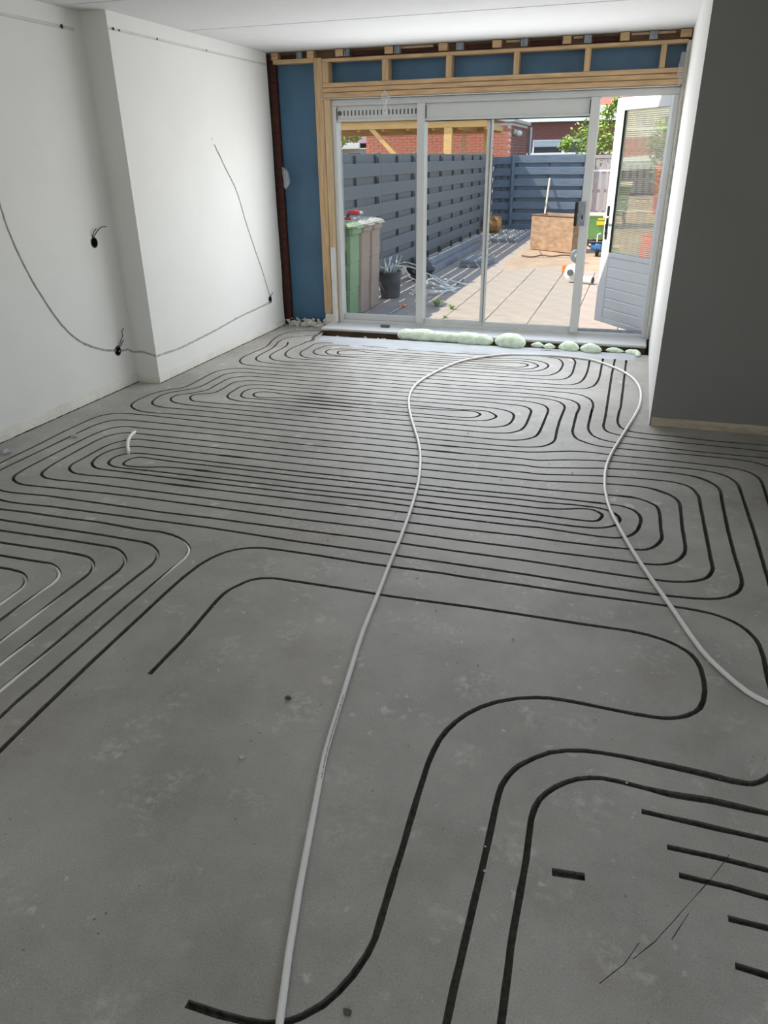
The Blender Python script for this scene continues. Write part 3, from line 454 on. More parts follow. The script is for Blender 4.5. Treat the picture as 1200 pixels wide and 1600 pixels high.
for n_, y_, z_, r_ in (('screw_hole', 4.985, 2.402, .010), ('screw_hole', 5.05, 2.40, .006), ('screw_hole', 5.50, 2.404, .007), ('screw_hole', 6.2, 2.405, .006)):
    MB().lathe([(r_, -.002), (r_, .0005)], 10, (XL, y_, z_), 'X').build(n_, MT['black'], wall_far)
MB().lathe([(.014, -.002), (.014, .0005)], 10, (XN, 4.72, 2.392), 'X').build('screw_hole', MT['black'], wall_near)
struct(box('wall_left', MT['plaster'], -4.1, XN - .06, -3.6, YS + .2, -.2, 2.75))
struct(box('wall_left', MT['plaster'], -4.1, XL - .06, YS + .06, 7.42, -.2, 2.75))

def rough_strip(name, f, u0, u1, h, d, m, seed, step=.03, gaps=True):
    mb = MB(); n = int((u1 - u0) / step); vs = []; fs = []
    for i in range(n + 1):
        u = u0 + (u1 - u0) * i / n; q = noise.noise(Vector((u * 5, seed, 0))); q2 = noise.noise(Vector((u * 22, seed + 4, 0)))
        hh = h * (1 + .05 * q); dd = d * (1 + .35 * q2)
        vs += [f(u, 0, -dd * 1.2), f(u, hh * .5, -dd * (1 + .3 * q)), f(u, hh, -dd * .35), f(u, hh + .004, .002)]
    for i in range(n):
        for k in range(3): fs.append((i * 4 + k, i * 4 + k + 1, i * 4 + k + 5, i * 4 + k + 4))
    return mb.add(vs, fs).build(name, m)
struct(rough_strip('baseboard_left', f_far, YS - .01, 7.29, .058, .008, MT['rough_plaster'], 1))
struct(rough_strip('baseboard_left', f_near, -3.4, YS, .072, .008, MT['rough_plaster'], 2))
struct(rough_strip('baseboard_left', f_ret, XN, XL + .008, .05, .008, MT['rough_plaster'], 3))

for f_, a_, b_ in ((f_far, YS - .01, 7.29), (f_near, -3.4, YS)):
    rough_strip('gap_shade_strip', f_, a_, b_, .007, .012, MT['darkgap'], 5)['kind'] = 'structure'  # dark strip in place of the shadow gap under the baseboard
# ------------------------------------------------------------------ right wall, rear wall, ceiling
wr = struct(box('wall_right', MT['plaster'], XR, XR + .2, YR + .002, 7.34, 0, H))
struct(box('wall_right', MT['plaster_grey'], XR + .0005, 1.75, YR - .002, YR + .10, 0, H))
struct(MB().box(XR + .01, 1.60, YR - .012, YR - .002, 0, .058, .003).build('baseboard_right', MT['old_base']))
kw = MB(); kw.box(1.62, 1.8, 2.2, YR + .1, -.2, H); kw.box(1.62, 1.8, -3.6, -.4, -.2, H); kw.box(1.62, 1.8, -.4, 2.2, -.2, 1.1); kw.box(1.62, 1.8, -.4, 2.2, 2.35, H)
struct(kw.build('wall_right', MT['plaster']))
rw = MB(); rw.box(-4.1, -1.1, -3.75, -3.5, -.2, H); rw.box(.9, 1.8, -3.75, -3.5, -.2, H); rw.box(-1.1, .9, -3.75, -3.5, -.2, .5); rw.box(-1.1, .9, -3.75, -3.5, 2.35, H)
struct(rw.build('wall_rear', MT['plaster']))
def simple_window(name, axis, a0, a1, z0, z1, at):
    mb = MB(); t = .06
    def bx(u0, u1, v0, v1):
        if axis == 'Y': mb.box(u0, u1, at, at + .07, v0, v1, .004)
        else: mb.box(at, at + .07, u0, u1, v0, v1, .004)
    bx(a0, a0 + t, z0, z1); bx(a1 - t, a1, z0, z1); bx(a0 + t, a1 - t, z0, z0 + t); bx(a0 + t, a1 - t, z1 - t, z1); c = (a0 + a1) / 2; bx(c - t / 2, c + t / 2, z0 + t, z1 - t)
    o = struct(mb.build(name, MT['frame']))
    for u0, u1 in ((a0 + t, c - t / 2), (c + t / 2, a1 - t)):
        if axis == 'Y': box('pane', MT['glass'], u0, u1, at + .03, at + .036, z0 + t, z1 - t, o)
        else: box('pane', MT['glass'], at + .03, at + .036, u0, u1, z0 + t, z1 - t, o)
simple_window('window_2', 'Y', -1.1, .9, .5, 2.35, -3.66)  # unseen window, added to let light in behind the camera
simple_window('window_3', 'X', -.4, 2.2, 1.1, 2.35, 1.70)  # unseen window, added to let light in from the right

ceil = None
ys = [-3.6, -2.5, -1.3, -.1, 1.1, 2.3, 3.5, 4.70, 5.90, 7.46]
ceil = struct(box('ceiling', MT['ceiling'], -4.1, 1.8, -3.7, 7.46, 2.54, 2.57))
for a, b in zip(ys[:-1], ys[1:]):
    MB().box(-4.05, 1.8, a + .003, b - .003, H, 2.545, .008).build('ceiling_slab', MT['ceiling'], ceil)

# ------------------------------------------------------------------ garden wall: timber framing, membrane, beams
wb = MB(); wb.box(-3.75, -2.94, 7.43, 7.46, -.2, 2.56); wb.box(-2.94, .5, 7.43, 7.46, 2.10, 2.56); wb.box(.20, .5, 7.36, 7.46, -.2, 2.56)
wall_back = struct(wb.build('wall_back', MT['brownbeam']))
def sheet(name, x0, x1, z0, z1, y, m, amp, seed, par, nx=18, nz=24):
    vs = []; fs = []
    for i in range(nx + 1):
        for k in range(nz + 1):
            x = x0 + (x1 - x0) * i / nx; z = z0 + (z1 - z0) * k / nz
            vs.append((x, y + amp * noise.noise(Vector((x * 3, z * 1.6, seed))) + amp * .5 * noise.noise(Vector((x * 9 + z * 4, z * 3, seed + 5))), z))
    for i in range(nx):
        for k in range(nz):
            a = i * (nz + 1) + k; fs.append((a, a + 1, a + nz + 2, a + nz + 1))
    return MB().add(vs, fs).build(name, m, par, True)
sheet('membrane', -3.425, -3.01, .03, 2.41, 7.385, MT['membrane'], .010, 1, wall_back)
sheet('membrane', -2.94, .22, 2.20, 2.43, 7.405, MT['membrane'], .010, 2, wall_back, 40, 6)
MB().box(-3.487, -3.437, 7.345, 7.40, .03, 2.43, .004).build('red_post', MT['redwood'], wall_back)
bw = lambda n, m, x0, x1, y0, y1, z0, z1, b=.003: MB().box(x0, x1, y0, y1, z0, z1, b).build(n, m, wall_back)
bw('stud', MT['pine_v'], -3.018, -2.937, 7.29, 7.40, .14, 2.435)
bw('stud', MT['pine_pale'], -2.936, -2.8755, 7.30, 7.40, .10, 2.10)
bw('brick_stub', MT['rough_plaster'], -3.01, -2.885, 7.27, 7.36, .0, .138, .012)
bw('jamb_strip', MT['frame_worn'], -2.925, -2.876, 7.275, 7.335, .05, .80, .008)
bw('top_plate', MT['pine'], -3.425, -3.019, 7.29, 7.40, 2.402, 2.437)
bw('top_plate', MT['pine'], -2.936, .205, 7.295, 7.40, 2.40, 2.427)
for x0, x1 in ((-2.935, -2.876), (-2.358, -2.298), (-1.770, -1.718), (-1.178, -1.132), (-.591, -.542), (.004, .049)):
    bw('cripple_stud', MT['pine_v'], x0, x1, 7.292, 7.40, 2.232, 2.4)
for z0, z1 in ((2.110, 2.152), (2.156, 2.193), (2.197, 2.232)):
    bw('lintel_plank', MT['pine'], -2.936, .20, 7.285 + random.uniform(0, .006), 7.40, z0, z1)
bw('foil_strip', MT['frame_worn'], -2.95, .19, 7.283, 7.33, 2.101, 2.107, .001)
bw('header_beam', MT['brownbeam'], -3.49, .23, 7.37, 7.425, 2.43, 2.50)
for x0, x1 in ((-3.36, -3.21), (-2.66, -2.35), (-2.18, -1.86), (-1.6, -1.38), (-1.05, -.80), (-.53, -.34)):
    bw('red_batten', MT['redwood'], x0, x1, 7.35, 7.37, 2.44, 2.478)
for x0, x1 in ((-2.28, -1.9), (-1.26, -1.14), (-.7, -.62), (-.24, .1)):
    bw('foil_strip', MT['pine_pale'], x0, x1, 7.345, 7.35, 2.476, 2.494, .001)
for x0, x1 in ((-3.441, -3.377), (-3.082, -3.016), (-2.802, -2.728), (-2.333, -2.255), (-1.841, -1.761), (-1.369, -1.292), (-.781, -.714), (-.323, -.251), (.137, .223)):
    bw('packing_block', MT['pine'], x0, x1, 7.295, 7.37, 2.438, 2.496)
for x0, x1 in ((-3.197, -3.136), (-2.723, -2.669), (-2.249, -2.190), (-1.687, -1.619), (-1.130, -1.071), (-.609, -.550), (-.098, -.034)):
    hb = MB(); hb.box(x0, x1, 7.315, 7.325, 2.437, 2.497, .001); hb.box(x0 + .008, x0 + .014, 7.30, 7.316, 2.44, 2.495); hb.box(x1 - .014, x1 - .008, 7.30, 7.316, 2.44, 2.495)
    hb.build('joist_hanger', MT['galv'], wall_back)
# torn wool and plaster crumbs at the foot of the membrane
db = MB()
for i in range(150):
    db.sphere((-3.45 + .52 * random.random(), 7.31 + random.uniform(-.06, .03), .006 + .065 * random.random() ** 2.2), random.uniform(.005, .022), 1, (random.uniform(.5, 1.6), .8, random.uniform(.4, 1.6)), .9, i)
tag(db.build('wall_foot_debris', MT['rough_plaster'], wall_back), kind='stuff')
rp = MB()
rp.box(.199, .231, 7.30, 7.36, .05, 2.42, .004)
for i in range(70):
    z = 2.3 * i / 69; rp.sphere((.215 + random.uniform(-.006, .006), 7.298 + random.uniform(-.006, .006), .06 + z), random.uniform(.008, .016), 1, (.8, .6, random.uniform(1.2, 2.4)), .5, i)
tag(rp.build('jamb_plaster', MT['rough_plaster'], wall_back), kind='stuff')

# ------------------------------------------------------------------ sliding window
fm = MB(); fm.box(-2.875, .20, 7.335, 7.45, 2.047, 2.100, .005); fm.box(-2.875, -2.832, 7.335, 7.45, .05, 2.047, .005); fm.box(.156, .20, 7.335, 7.45, .05, 2.047, .005); fm.box(-2.832, .156, 7.335, 7.45, .045, .075, .004)
win = struct(fm.build('window_1', MT['frame']))
W = lambda n, m, x0, x1, y0, y1, z0, z1, b=.004, par=None: MB().box(x0, x1, y0, y1, z0, z1, b).build(n, m, par or win)
W('mullion', MT['frame'], -2.038, -1.966, 7.325, 7.45, .072, 2.048)
W('mullion', MT['frame'], -.506, -.430, 7.315, 7.45, .072, 2.048)
vp = W('vent_panel', MT['frame'], -2.832, -2.038, 7.365, 7.42, 1.935, 2.0475)
W('vent_rail', MT['frame'], -2.832, -2.038, 7.352, 7.42, 1.915, 1.938)
for i in range(20):
    x = -2.765 + .0368 * i; W('vent_slot', MT['slot'], x, x + .013, 7.3615, 7.3655, 1.965, 2.008, .002, vp)
MB().lathe([(.020, 0), (.020, .006), (.014, .009)], 16, (-2.802, 7.358, 1.987), 'Y').build('vent_knob', MT['slot'], vp)
W('head_panel', MT['frame'], -1.966, -.506, 7.36, 7.42, 1.918, 2.047)
W('head_rail', MT['frame'], -1.966, -.506, 7.345, 7.42, 1.905, 1.925)
W('gasket', MT['gasket'], -1.966, -.516, 7.35, 7.40, 1.899, 1.906, .001)
W('gasket', MT['gasket'], -1.966, -1.958, 7.355, 7.37, 1.92, 2.03, .001)
W('gasket', MT['gasket'], -.516, -.507, 7.352, 7.37, 1.90, 2.03, .001)
W('gasket', MT['gasket'], -2.836, -2.829, 7.35, 7.362, 1.925, 2.03, .001)
sa = W('fixed_sash', MT['frame'], -2.832, -2.038, 7.375, 7.42, .075, .135)
W('pane', MT['glass'], -2.83, -2.036, 7.395, 7.401, .13, 1.92, 0, sa)
sb = MB(); sb.box(-1.966, -1.345, 7.38, 7.42, .072, .118, .004); sb.box(-1.395, -1.366, 7.375, 7.42, .118, 1.903, .003)
sb = sb.build('sliding_sash', MT['frame_worn'], win)
W('pane', MT['glass'], -1.966, -1.39, 7.397, 7.403, .115, 1.905, 0, sb)
W('gasket', MT['galv'], -1.366, -1.352, 7.37, 7.41, .118, 1.903, .001, sb)
sd = MB(); sd.box(-1.35, -.506, 7.345, 7.385, .072, .118, .004); sd.box(-1.352, -1.338, 7.345, 7.385, .118, 1.903, .002)
sd = sd.build('sliding_sash', MT['frame'], win)
W('pane', MT['glass'], -1.34, -.50, 7.362, 7.368, .115, 1.905, 0, sd)
hp = W('handle_plate', MT['galv'], -.527, -.462, 7.300, 7.316, 1.03, 1.232, .003)
hb = MB(); hb.box(-.556, -.530, 7.28, 7.314, 1.028, 1.228, .004); hb.build('pull_bar', MT['black'], hp)
MB().box(-.492, -.480, 7.296, 7.301, 1.085, 1.12, .002).build('latch', MT['black'], hp)
for x in (-2.806, -2.79): MB().tube([(x, 7.352, 1.93), (x + .003, 7.35, 1.4), (x - .002, 7.352, .75)], .0022, 6).build('blind_cord', MT['conduit'], win)
sill = MB().box(-2.955, .205, 7.015, 7.40, .022, .050, .006).build('window_sill', MT['frame'], win)
MB().box(-2.95, .20, 7.065, 7.10, -.06, .022, .003).build('sill_bearer', MT['brownbeam'], win)
W('threshold_strip', MT['galv'], -.428, .156, 7.40, 7.46, .050, .092, .004)

# ------------------------------------------------------------------ open garden door
dl = bpy.data.objects.new('door_1', None)
ux, uy = -.49, .64; ln = math.hypot(ux, uy); ang = math.atan2(uy, ux)
def dbox(n, m, a0, a1, z0, z1, t0=-.045, t1=0.0, b=.003, par=None):
    return MB().box(a0, a1, t0, t1, z0, z1, b).build(n, m, par)
# local frame: +x from the hinge to the free edge, -y towards the garden side of the leaf, +y towards the room
DW = .805
st = MB(); st.box(0, .055, -.045, 0, .10, 2.125, .003); st.box(DW - .125, DW, -.045, 0, .10, 2.125, .003); st.box(0.055, DW - .125, -.045, 0, 2.02, 2.125, .003); st.box(0.055, DW - .125, -.045, 0, .10, .145, .003); st.box(0.055, DW - .125, -.045, 0, .74, .78, .003)
door = struct(st.build('door_1', MT['door']))
door.location = (.170, 7.465, -.05); door.rotation_euler = (0, 0, ang)
door.scale = (1, -1, 1) if False else (1, 1, 1)
for i in range(6):
    z0 = .145 + i * .0992; dbox('door_board', MT['door'], .055, DW - .125, z0 + .003, z0 + .0962, -.038, -.006, .006, door)
dbox('door_backing', MT['door'], .055, DW - .125, .14, .745, -.032, -.014, 0, door)
# ribbed pane: every rib is a ridge in the mesh
vs = []; fs = []; nr = 76
for i in range(nr * 4 + 1):
    z = .78 + 1.24 * i / (nr * 4); y = -.020 + .0021 * math.cos(2 * math.pi * i / 4)
    vs += [(.055, y, z), (DW - .125, y, z), (.055, -.030, z), (DW - .125, -.030, z)]
for i in range(nr * 4):
    a = i * 4; fs += [(a, a + 1, a + 5, a + 4), (a + 2, a + 6, a + 7, a + 3), (a, a + 4, a + 6, a + 2), (a + 1, a + 3, a + 7, a + 5)]
fs += [(0, 2, 3, 1), tuple(nr * 16 + k for k in (0, 1, 3, 2))]
MB().add(vs, fs).build('ribbed_pane', MT['ribbed'], door)
dbox('glazing_bead', MT['gasket'], DW - .129, DW - .124, .78, 2.02, -.022, .001, .001, door)
hpl = dbox('handle_plate', MT['black'], DW - .066, DW - .034, .90, 1.205, 0, .010, .004, door)
lv = MB(); lv.tube([(DW - .05, .008, 1.105), (DW - .05, .05, 1.105), (DW - .06, .056, 1.105), (DW - .15, .056, 1.107)], .0085, 8); lv.build('lever', MT['white_plastic'], hpl, True)
ky = MB(); ky.box(DW - .056, DW - .044, .010, .022, 1.00, 1.04, .002); ky.box(DW - .058, DW - .040, .012, .018, .94, 1.00, .002); ky.tube([(DW - .05, .016, 1.0), (DW - .075, .02, .97), (DW - .09, .02, .92)], .004, 6); ky.build('key_bunch', MT['gasket'], hpl)
# ------------------------------------------------------------------ garden ground
GZ = -0.10
ground = struct(box('ground', MT['earth'], -9, 9, 7.46, 45, -.4, GZ - .012))
S = .4925; jx = -1.055; jy = 9.09
tile_me = None; tiles = 0
for i in range(-5, 5):
    for k in range(-3, 22):
        x0 = jx + i * S; y0 = jy + k * S + (S / 2 if i % 2 else 0)
        if y0 + S < 7.5 or x0 > 1.6 or x0 + S < -3.55: continue
        if y0 > 13.4 and x0 > -2.3: continue
        if tile_me is None:
            o = MB().box(.003, S - .003, .004, S - .004, -.045, 0, .005).build('paving_slab', MT['tile'], ground); tile_me = o
        else:
            o = tile_me.copy(); C.objects.link(o)
        o.location = (x0, y0, GZ + random.uniform(-.002, .002)); o.rotation_euler = (random.uniform(-.004, .004), random.uniform(-.004, .004), random.uniform(-.003, .003)); tiles += 1
# trodden sand over the far paving
vs = []; fs = []; nx, ny = 40, 46
for i in range(nx + 1):
    for k in range(ny + 1):
        x = -2.45 + 4.6 * i / nx; y = 12.6 + 7.1 * k / ny
        e = min((x + 2.40) / .25, (y - 12.62) / .35 + noise.noise(Vector((x * 1.6, y, 3))) * 1.2, 1)
        z = GZ - .02 + .022 * max(-.2, e) + .006 * noise.noise(Vector((x * 2, y * 2, 0)))
        vs.append((x, y, z))
for i in range(nx):
    for k in range(ny):
        a = i * (ny + 1) + k; fs.append((a, a + ny + 1, a + ny + 2, a + 1))
tag(MB().add(vs, fs).build('sand', MT['sand'], None, True), 'tan trodden sand covering the far end of the garden paving', 'sand', kind='stuff')

# ------------------------------------------------------------------ fences
def board_me(L, h, t, m, name='board'):
    return MB().box(0, L, -t / 2, t / 2, -h, 0, .004).build(name, m, None)
def fence_panel(label, origin, rz, L, top, m, raised_first, nrow, group, pitch=.257, hr=.164, posts=(True, True), recess=.125, deep=0.0):
    t = thing('fence_panel', label, 'fence', (origin[0], origin[1], 0), rz, group)
    # local x runs along the panel, local -y looks at the garden; board meshes are shared inside the panel
    rb = bb = None
    for k in range(nrow):
        zr = (top if raised_first else top - .118) - k * pitch
        zb = zr - hr + .03 if raised_first else top - k * pitch
        hb = min(recess + .02, .16)
        def put(src, h, y, z):
            if z - h < GZ: return src
            if src is None:
                src = MB().box(.035, L - .035, -.009, .009, -h, 0, .004).build('board', m, t); src.location = (0, y, z); return src
            c = copy_part(src, t, (0, y + random.uniform(-.002, .002), z)); c.rotation_euler = (0, random.uniform(-.003, .003), 0); return src
        rb = put(rb, hr, -.022 - deep, zr)
        bb = put(bb, hb, .022 + deep, zb)
    for x in (.09, L * .5, L - .09):
        MB().box(x - .011, x + .011, -.0125 - deep, .0125 + deep, GZ + .02, top - .02, .002).build('batten', MT['fence_dark'], t)
    if posts[0]: MB().box(-.035, .035, -.035, .035, GZ, top + .02, .006).build('post', m, t)
    if posts[1]: MB().box(L - .035, L + .035, -.035, .035, GZ, top + .02, .006).build('post', m, t)
    return t
YJ = [7.56, 8.95, 10.83, 12.71, 14.59, 16.47, 18.35, 19.86]
ORD = ['first', 'second', 'third', 'fourth', 'fifth', 'sixth', 'seventh']
for i in range(7):
    # runs towards -y so that local -y faces +x
    fence_panel('grey board fence panel along the left of the garden, %s from the house' % ORD[i], (-3.58, YJ[i], 0), math.pi / 2, YJ[i + 1] - YJ[i], 1.66, MT['fence'], False, 7, 'grey board panels of the left garden fence', posts=(i > 0, False), deep=.006)
fence_panel('narrow blue-grey fence panel in the far left corner behind the log', (-3.60, 19.90, 0), 0, .50, 1.60, MT['fence_x'], True, 7, 'blue-grey panels of the back fence', posts=(False, True), deep=.012)
fence_panel('wide blue-grey board fence panel at the garden end behind the plywood crate', (-3.06, 19.82, 0), -.02, 1.72, 1.625, MT['fence_x'], True, 7, 'blue-grey panels of the back fence', posts=(True, True), deep=.012)
# upright slat fence to the right of it
sf = thing('slat_fence', 'pale grey fence of upright slats beside the open white door', 'fence', (-1.30, 19.9, 0))
for i in range(24):
    MB().box(.02 + i * .155, .02 + i * .155 + .098, -.02, 0, GZ + .05, 1.54, .004).build('slat', MT['slat'], sf)
for z in (.20, .80):
    MB().box(0, 3.75, .0, .03, z, z + .07, .003).build('rail', MT['slat'], sf)
MB().box(0, 3.75, -.035, -.02, 1.255, 1.295, .003).build('white_rail', MT['white_trim'], sf)
MB().box(0, 3.75, -.03, .04, 1.54, 1.61, .004).build('top_rail', MT['slat'], sf)
for x in (.0, 1.85, 3.7): MB().box(x, x + .07, .03, .10, GZ, 1.56, .004).build('post', MT['slat'], sf)

# ------------------------------------------------------------------ wheelie bins
def loft(sections):
    mb = MB(); n = 8; vs = []; fs = []
    for (x0, x1, y0, y1, z, b) in sections:
        vs += [(x0 + b, y0, z), (x1 - b, y0, z), (x1, y0 + b, z), (x1, y1 - b, z), (x1 - b, y1, z), (x0 + b, y1, z), (x0, y1 - b, z), (x0, y0 + b, z)]
    for i in range(len(sections) - 1):
        for k in range(n):
            k2 = (k + 1) % n; fs.append((i * n + k, i * n + k2, (i + 1) * n + k2, (i + 1) * n + k))
    fs.append(tuple(range(n - 1, -1, -1))); fs.append(tuple((len(sections) - 1) * n + k for k in range(n)))
    return mb.add(vs, fs)
def wheelie_bin(label, loc, body_m, lid_m):
    t = thing('wheelie_bin', label, 'bin', loc, 0, 'wheelie bins behind the left window pane')
    w2 = .168
    loft([(-.20, .185, -w2, w2, .01, .02), (-.205, .19, -w2, w2, .33, .025), (-.202, .187, -w2 + .004, w2 - .004, .335, .025), (-.21, .195, -w2 - .002, w2 + .002, .34, .025),
          (-.215, .205, -w2 - .002, w2 + .002, .62, .025), (-.212, .202, -w2 + .003, w2 - .003, .625, .025), (-.218, .208, -w2 - .003, w2 + .003, .63, .025), (-.225, .215, -w2 - .006, w2 + .006, .93, .03)]).build('body', body_m, t)
    loft([(-.235, .235, -.176, .176, .925, .03), (-.24, .245, -.178, .178, .94, .03), (-.24, .245, -.178, .178, .992, .03), (-.235, .24, -.176, .176, 1.0, .03)]).build('collar', body_m, t)
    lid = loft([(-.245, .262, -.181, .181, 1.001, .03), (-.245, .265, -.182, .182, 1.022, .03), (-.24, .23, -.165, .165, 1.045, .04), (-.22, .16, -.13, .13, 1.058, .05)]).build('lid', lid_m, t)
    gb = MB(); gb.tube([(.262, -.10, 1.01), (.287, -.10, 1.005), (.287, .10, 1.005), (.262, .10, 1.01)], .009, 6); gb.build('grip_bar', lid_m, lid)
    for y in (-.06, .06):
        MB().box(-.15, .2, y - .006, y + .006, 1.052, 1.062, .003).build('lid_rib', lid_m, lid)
    for y in (-.15, .15):
        MB().lathe([(.05, -.02), (.085, -.018), (.09, 0), (.085, .018), (.05, .02)], 16, (-.19, y * 1.05, .09), 'Y').build('wheel', MT['rubber'], t, True)
    MB().tube([(-.245, -.14, 1.0), (-.262, -.14, .99), (-.262, .14, .99), (-.245, .14, 1.0)], .012, 8).build('rear_handle', body_m, t)
    return t
wheelie_bin('green wheelie bin, nearest of the three in the row', (-3.255, 8.33, GZ), MT['bin_green'], MT['bin_lid'])
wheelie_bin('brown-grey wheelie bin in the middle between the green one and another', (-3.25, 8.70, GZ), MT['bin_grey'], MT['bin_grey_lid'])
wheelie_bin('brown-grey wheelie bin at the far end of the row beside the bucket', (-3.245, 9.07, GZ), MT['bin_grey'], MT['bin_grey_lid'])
pt = thing('power_tool', 'small red and black power tool lying on a bin lid', 'tool', (-3.20, 8.66, GZ + 1.060), .5)
tb = MB(); tb.tube([(-.03, 0, .075), (.07, 0, .075), (.10, 0, .072)], [.026, .03, .020], 12); tb.build('motor_housing', MT['red'], pt, True)
MB().tube([(-.02, 0, .065), (-.04, 0, .03), (-.045, 0, .015)], .018, 8).build('grip', MT['black'], pt, True)
MB().box(-.085, -.005, -.032, .032, 0.0, .03, .006).build('battery', MT['red'], pt)
MB().lathe([(.018, 0), (.016, .03), (.006, .045)], 12, (.10, 0, .072), 'X').build('chuck', MT['white_plastic'], pt, True)

# ------------------------------------------------------------------ bucket, cables, dark lump, timbers by the fence
bk = thing('bucket', 'dark grey mortar bucket full of white cable scraps beside the bins', 'bucket', (-3.08, 9.78, GZ))
MB().lathe([(.120, 0), (.128, .01), (.148, .32), (.158, .325), (.158, .345), (.145, .345), (.138, .32), (.116, .02)], 28).build('tub', MT['bucket'], bk, True)
MB().tube([(.155 * math.cos(a), .155 * math.sin(a), .33 - .12 * math.sin(a / 1)) for a in [math.pi * i / 12 for i in range(13)]], .004, 6).build('bail', MT['galv'], bk)
def conduit(pts, r, m, label, group):
    p = smooth_path([Vector((q[0], q[1], q[2])) for q in pts], 6) if False else None
    P3 = []; q = [Vector(a) for a in pts]
    for i in range(len(q) - 1):
        a = q[max(i - 1, 0)]; b = q[i]; c = q[i + 1]; d = q[min(i + 2, len(q) - 1)]
        for k in range(7):
            t = k / 7; P3.append(0.5 * ((2 * b) + (c - a) * t + (2 * a - 5 * b + 4 * c - d) * t * t + (3 * b - a - 3 * c + d) * t ** 3))
    P3.append(q[-1])
    for v in P3: v.z = max(v.z, GZ + r + .001)
    o = MB().tube(P3, r, 6).build('cable_scrap', m, None, True); return tag(o, label, 'cable', group)
rnd = random.Random(5)
for i in range(12):   # sticking out of the bucket
    a = rnd.uniform(0, 6.28); r0 = rnd.uniform(.02, .09); x, y = -3.08 + r0 * math.cos(a), 9.78 + r0 * math.sin(a); a2 = rnd.uniform(0, 6.28); k = rnd.uniform(.05, .17)
    conduit([(x, y, .02), (x + .3 * k * math.cos(a2), y + .3 * k * math.sin(a2), .24), (x + k * math.cos(a2), y + k * math.sin(a2), rnd.uniform(.30, .46))], rnd.choice((.006, .008, .010)), MT['conduit'], 'short white cable scrap sticking up out of the dark bucket', 'cable scraps in the bucket')
for i in range(14):   # tangle on the slabs
    x, y = rnd.uniform(-3.0, -2.72), rnd.uniform(10.0, 10.9); a = rnd.uniform(-1.2, .6); L_ = rnd.uniform(.3, .7); h = rnd.uniform(0, .12)
    conduit([(x, y, GZ + .012), (x + .4 * L_ * math.cos(a), y + .4 * L_ * math.sin(a), GZ + h + .02), (x + .75 * L_ * math.cos(a + .3), y + .75 * L_ * math.sin(a + .3), GZ + h * .6 + .012), (x + L_ * math.cos(a + .7), y + L_ * math.sin(a + .7), GZ + .012)], rnd.choice((.008, .010, .012)), MT['conduit'], 'white cable scrap in the tangle lying past the bucket', 'tangled cable scraps on the paving')
conduit([(-3.44, 11.3, GZ + .02), (-3.43, 11.1, .06), (-3.398, 11.0, 0.125), (-3.283, 11.0, 0.151), (-3.159, 11.0, 0.141), (-3.06, 11.0, 0.116), (-2.937, 11.0, 0.074), (-2.764, 11.0, 0.006), (-2.578, 11.0, -0.079)], 0.011, MT['conduit'], 'long pale conduit sloping from the tangle over the slabs to a hooked end', 'arched conduits')
conduit([(-3.46, 11.25, GZ + .011), (-3.47, 11.12, .0), (-3.455, 11.1, 0.092), (-3.368, 11.1, 0.159), (-3.258, 11.1, 0.19), (-3.138, 11.1, 0.17), (-3.018, 11.1, 0.123), (-2.93, 11.1, .02), (-2.90, 11.1, GZ + .011)], 0.01, MT['conduit_tan'], 'cream conduit bent in a high loop above the tangle', 'arched conduits')
conduit([(-3.36, 10.9, GZ + .01), (-3.33, 10.85, .09), (-3.223, 10.8, 0.173), (-3.14, 10.8, 0.094), (-3.101, 10.8, 0.023), (-3.003, 10.8, -0.019), (-2.96, 10.8, GZ + .01)], 0.009, MT['conduit'], 'short white conduit drooping in front of the dark hollow', 'arched conduits')
conduit([(-2.44, 11.02, GZ + .012), (-2.40, 11.05, GZ + .03), (-2.36, 11.12, GZ + .07)], .012, MT['slot'], 'short dark hook at the end of the sloping pale conduit', 'arched conduits')
shade_lump = MB().sphere((0, 0, .12), .18, 3, (1.1, 1.5, .66), .5, 3).build('dark_hollow_lump', MT['black'], None, True, (-3.10, 11.45, GZ)); tag(shade_lump, 'black lump standing in for the shaded hollow behind the cable tangle', 'shade_lump')  # black shape added for the dark cavity under the boards
for (x, y0, y1, z, wd, lab) in ((-3.28, 12.0, 17.2, 0, .14, 'dark grey beam lying against the foot of the left fence'), (-3.12, 11.9, 15.9, 0, .12, 'dark grey beam lying outermost on the slabs along the fence'), (-3.22, 12.3, 16.6, .101, .13, 'dark grey beam lying on top of two others along the fence')):
    tag(MB().box(-wd / 2, wd / 2, 0, y1 - y0, 0, .10, .006).build('timber_beam', MT['kerb'], None, False, (x, y0, GZ + .001 + z)), lab, 'beam', 'beams along the left fence')
NTH = 'first second third fourth fifth sixth seventh eighth ninth tenth eleventh twelfth thirteenth fourteenth fifteenth sixteenth'.split()
for i in range(16):
    y = 13.0 + i * .24
    tag(MB().sphere((0, 0, .035), .06, 2, (1, 1.3, .65), .6, i).build('rubble_stone', MT['rubble'], None, False, (-3.46 + rnd.uniform(-.03, .03), y, GZ), (0, 0, rnd.uniform(0, 3))), 'cream lump of rubble under the left fence, %s in the row from the house' % NTH[i], 'stone', 'rubble under the left fence')
ps = []
for k in range(2):
    tag(MB().box(-.20, .20, -.40, .40, 0, .055, .006).build('loose_slab', MT['kerb'], None, False, (-2.60 + .012 * k, 13.35, GZ + .003 + .056 * k), (0, 0, -.10 + .02 * k)), ('lower of two stacked loose slabs at the edge of the shade', 'upper of two stacked loose slabs at the edge of the shade')[k], 'slab', 'stacked loose slabs')
tl = thing('hand_tool', 'grey-handled tool with an orange end lying in front of the bins', 'tool', (-2.72, 8.55, GZ), .0)
MB().box(-.022, .022, 0, .56, .003, .025, .006).build('handle', MT['galv'], tl)
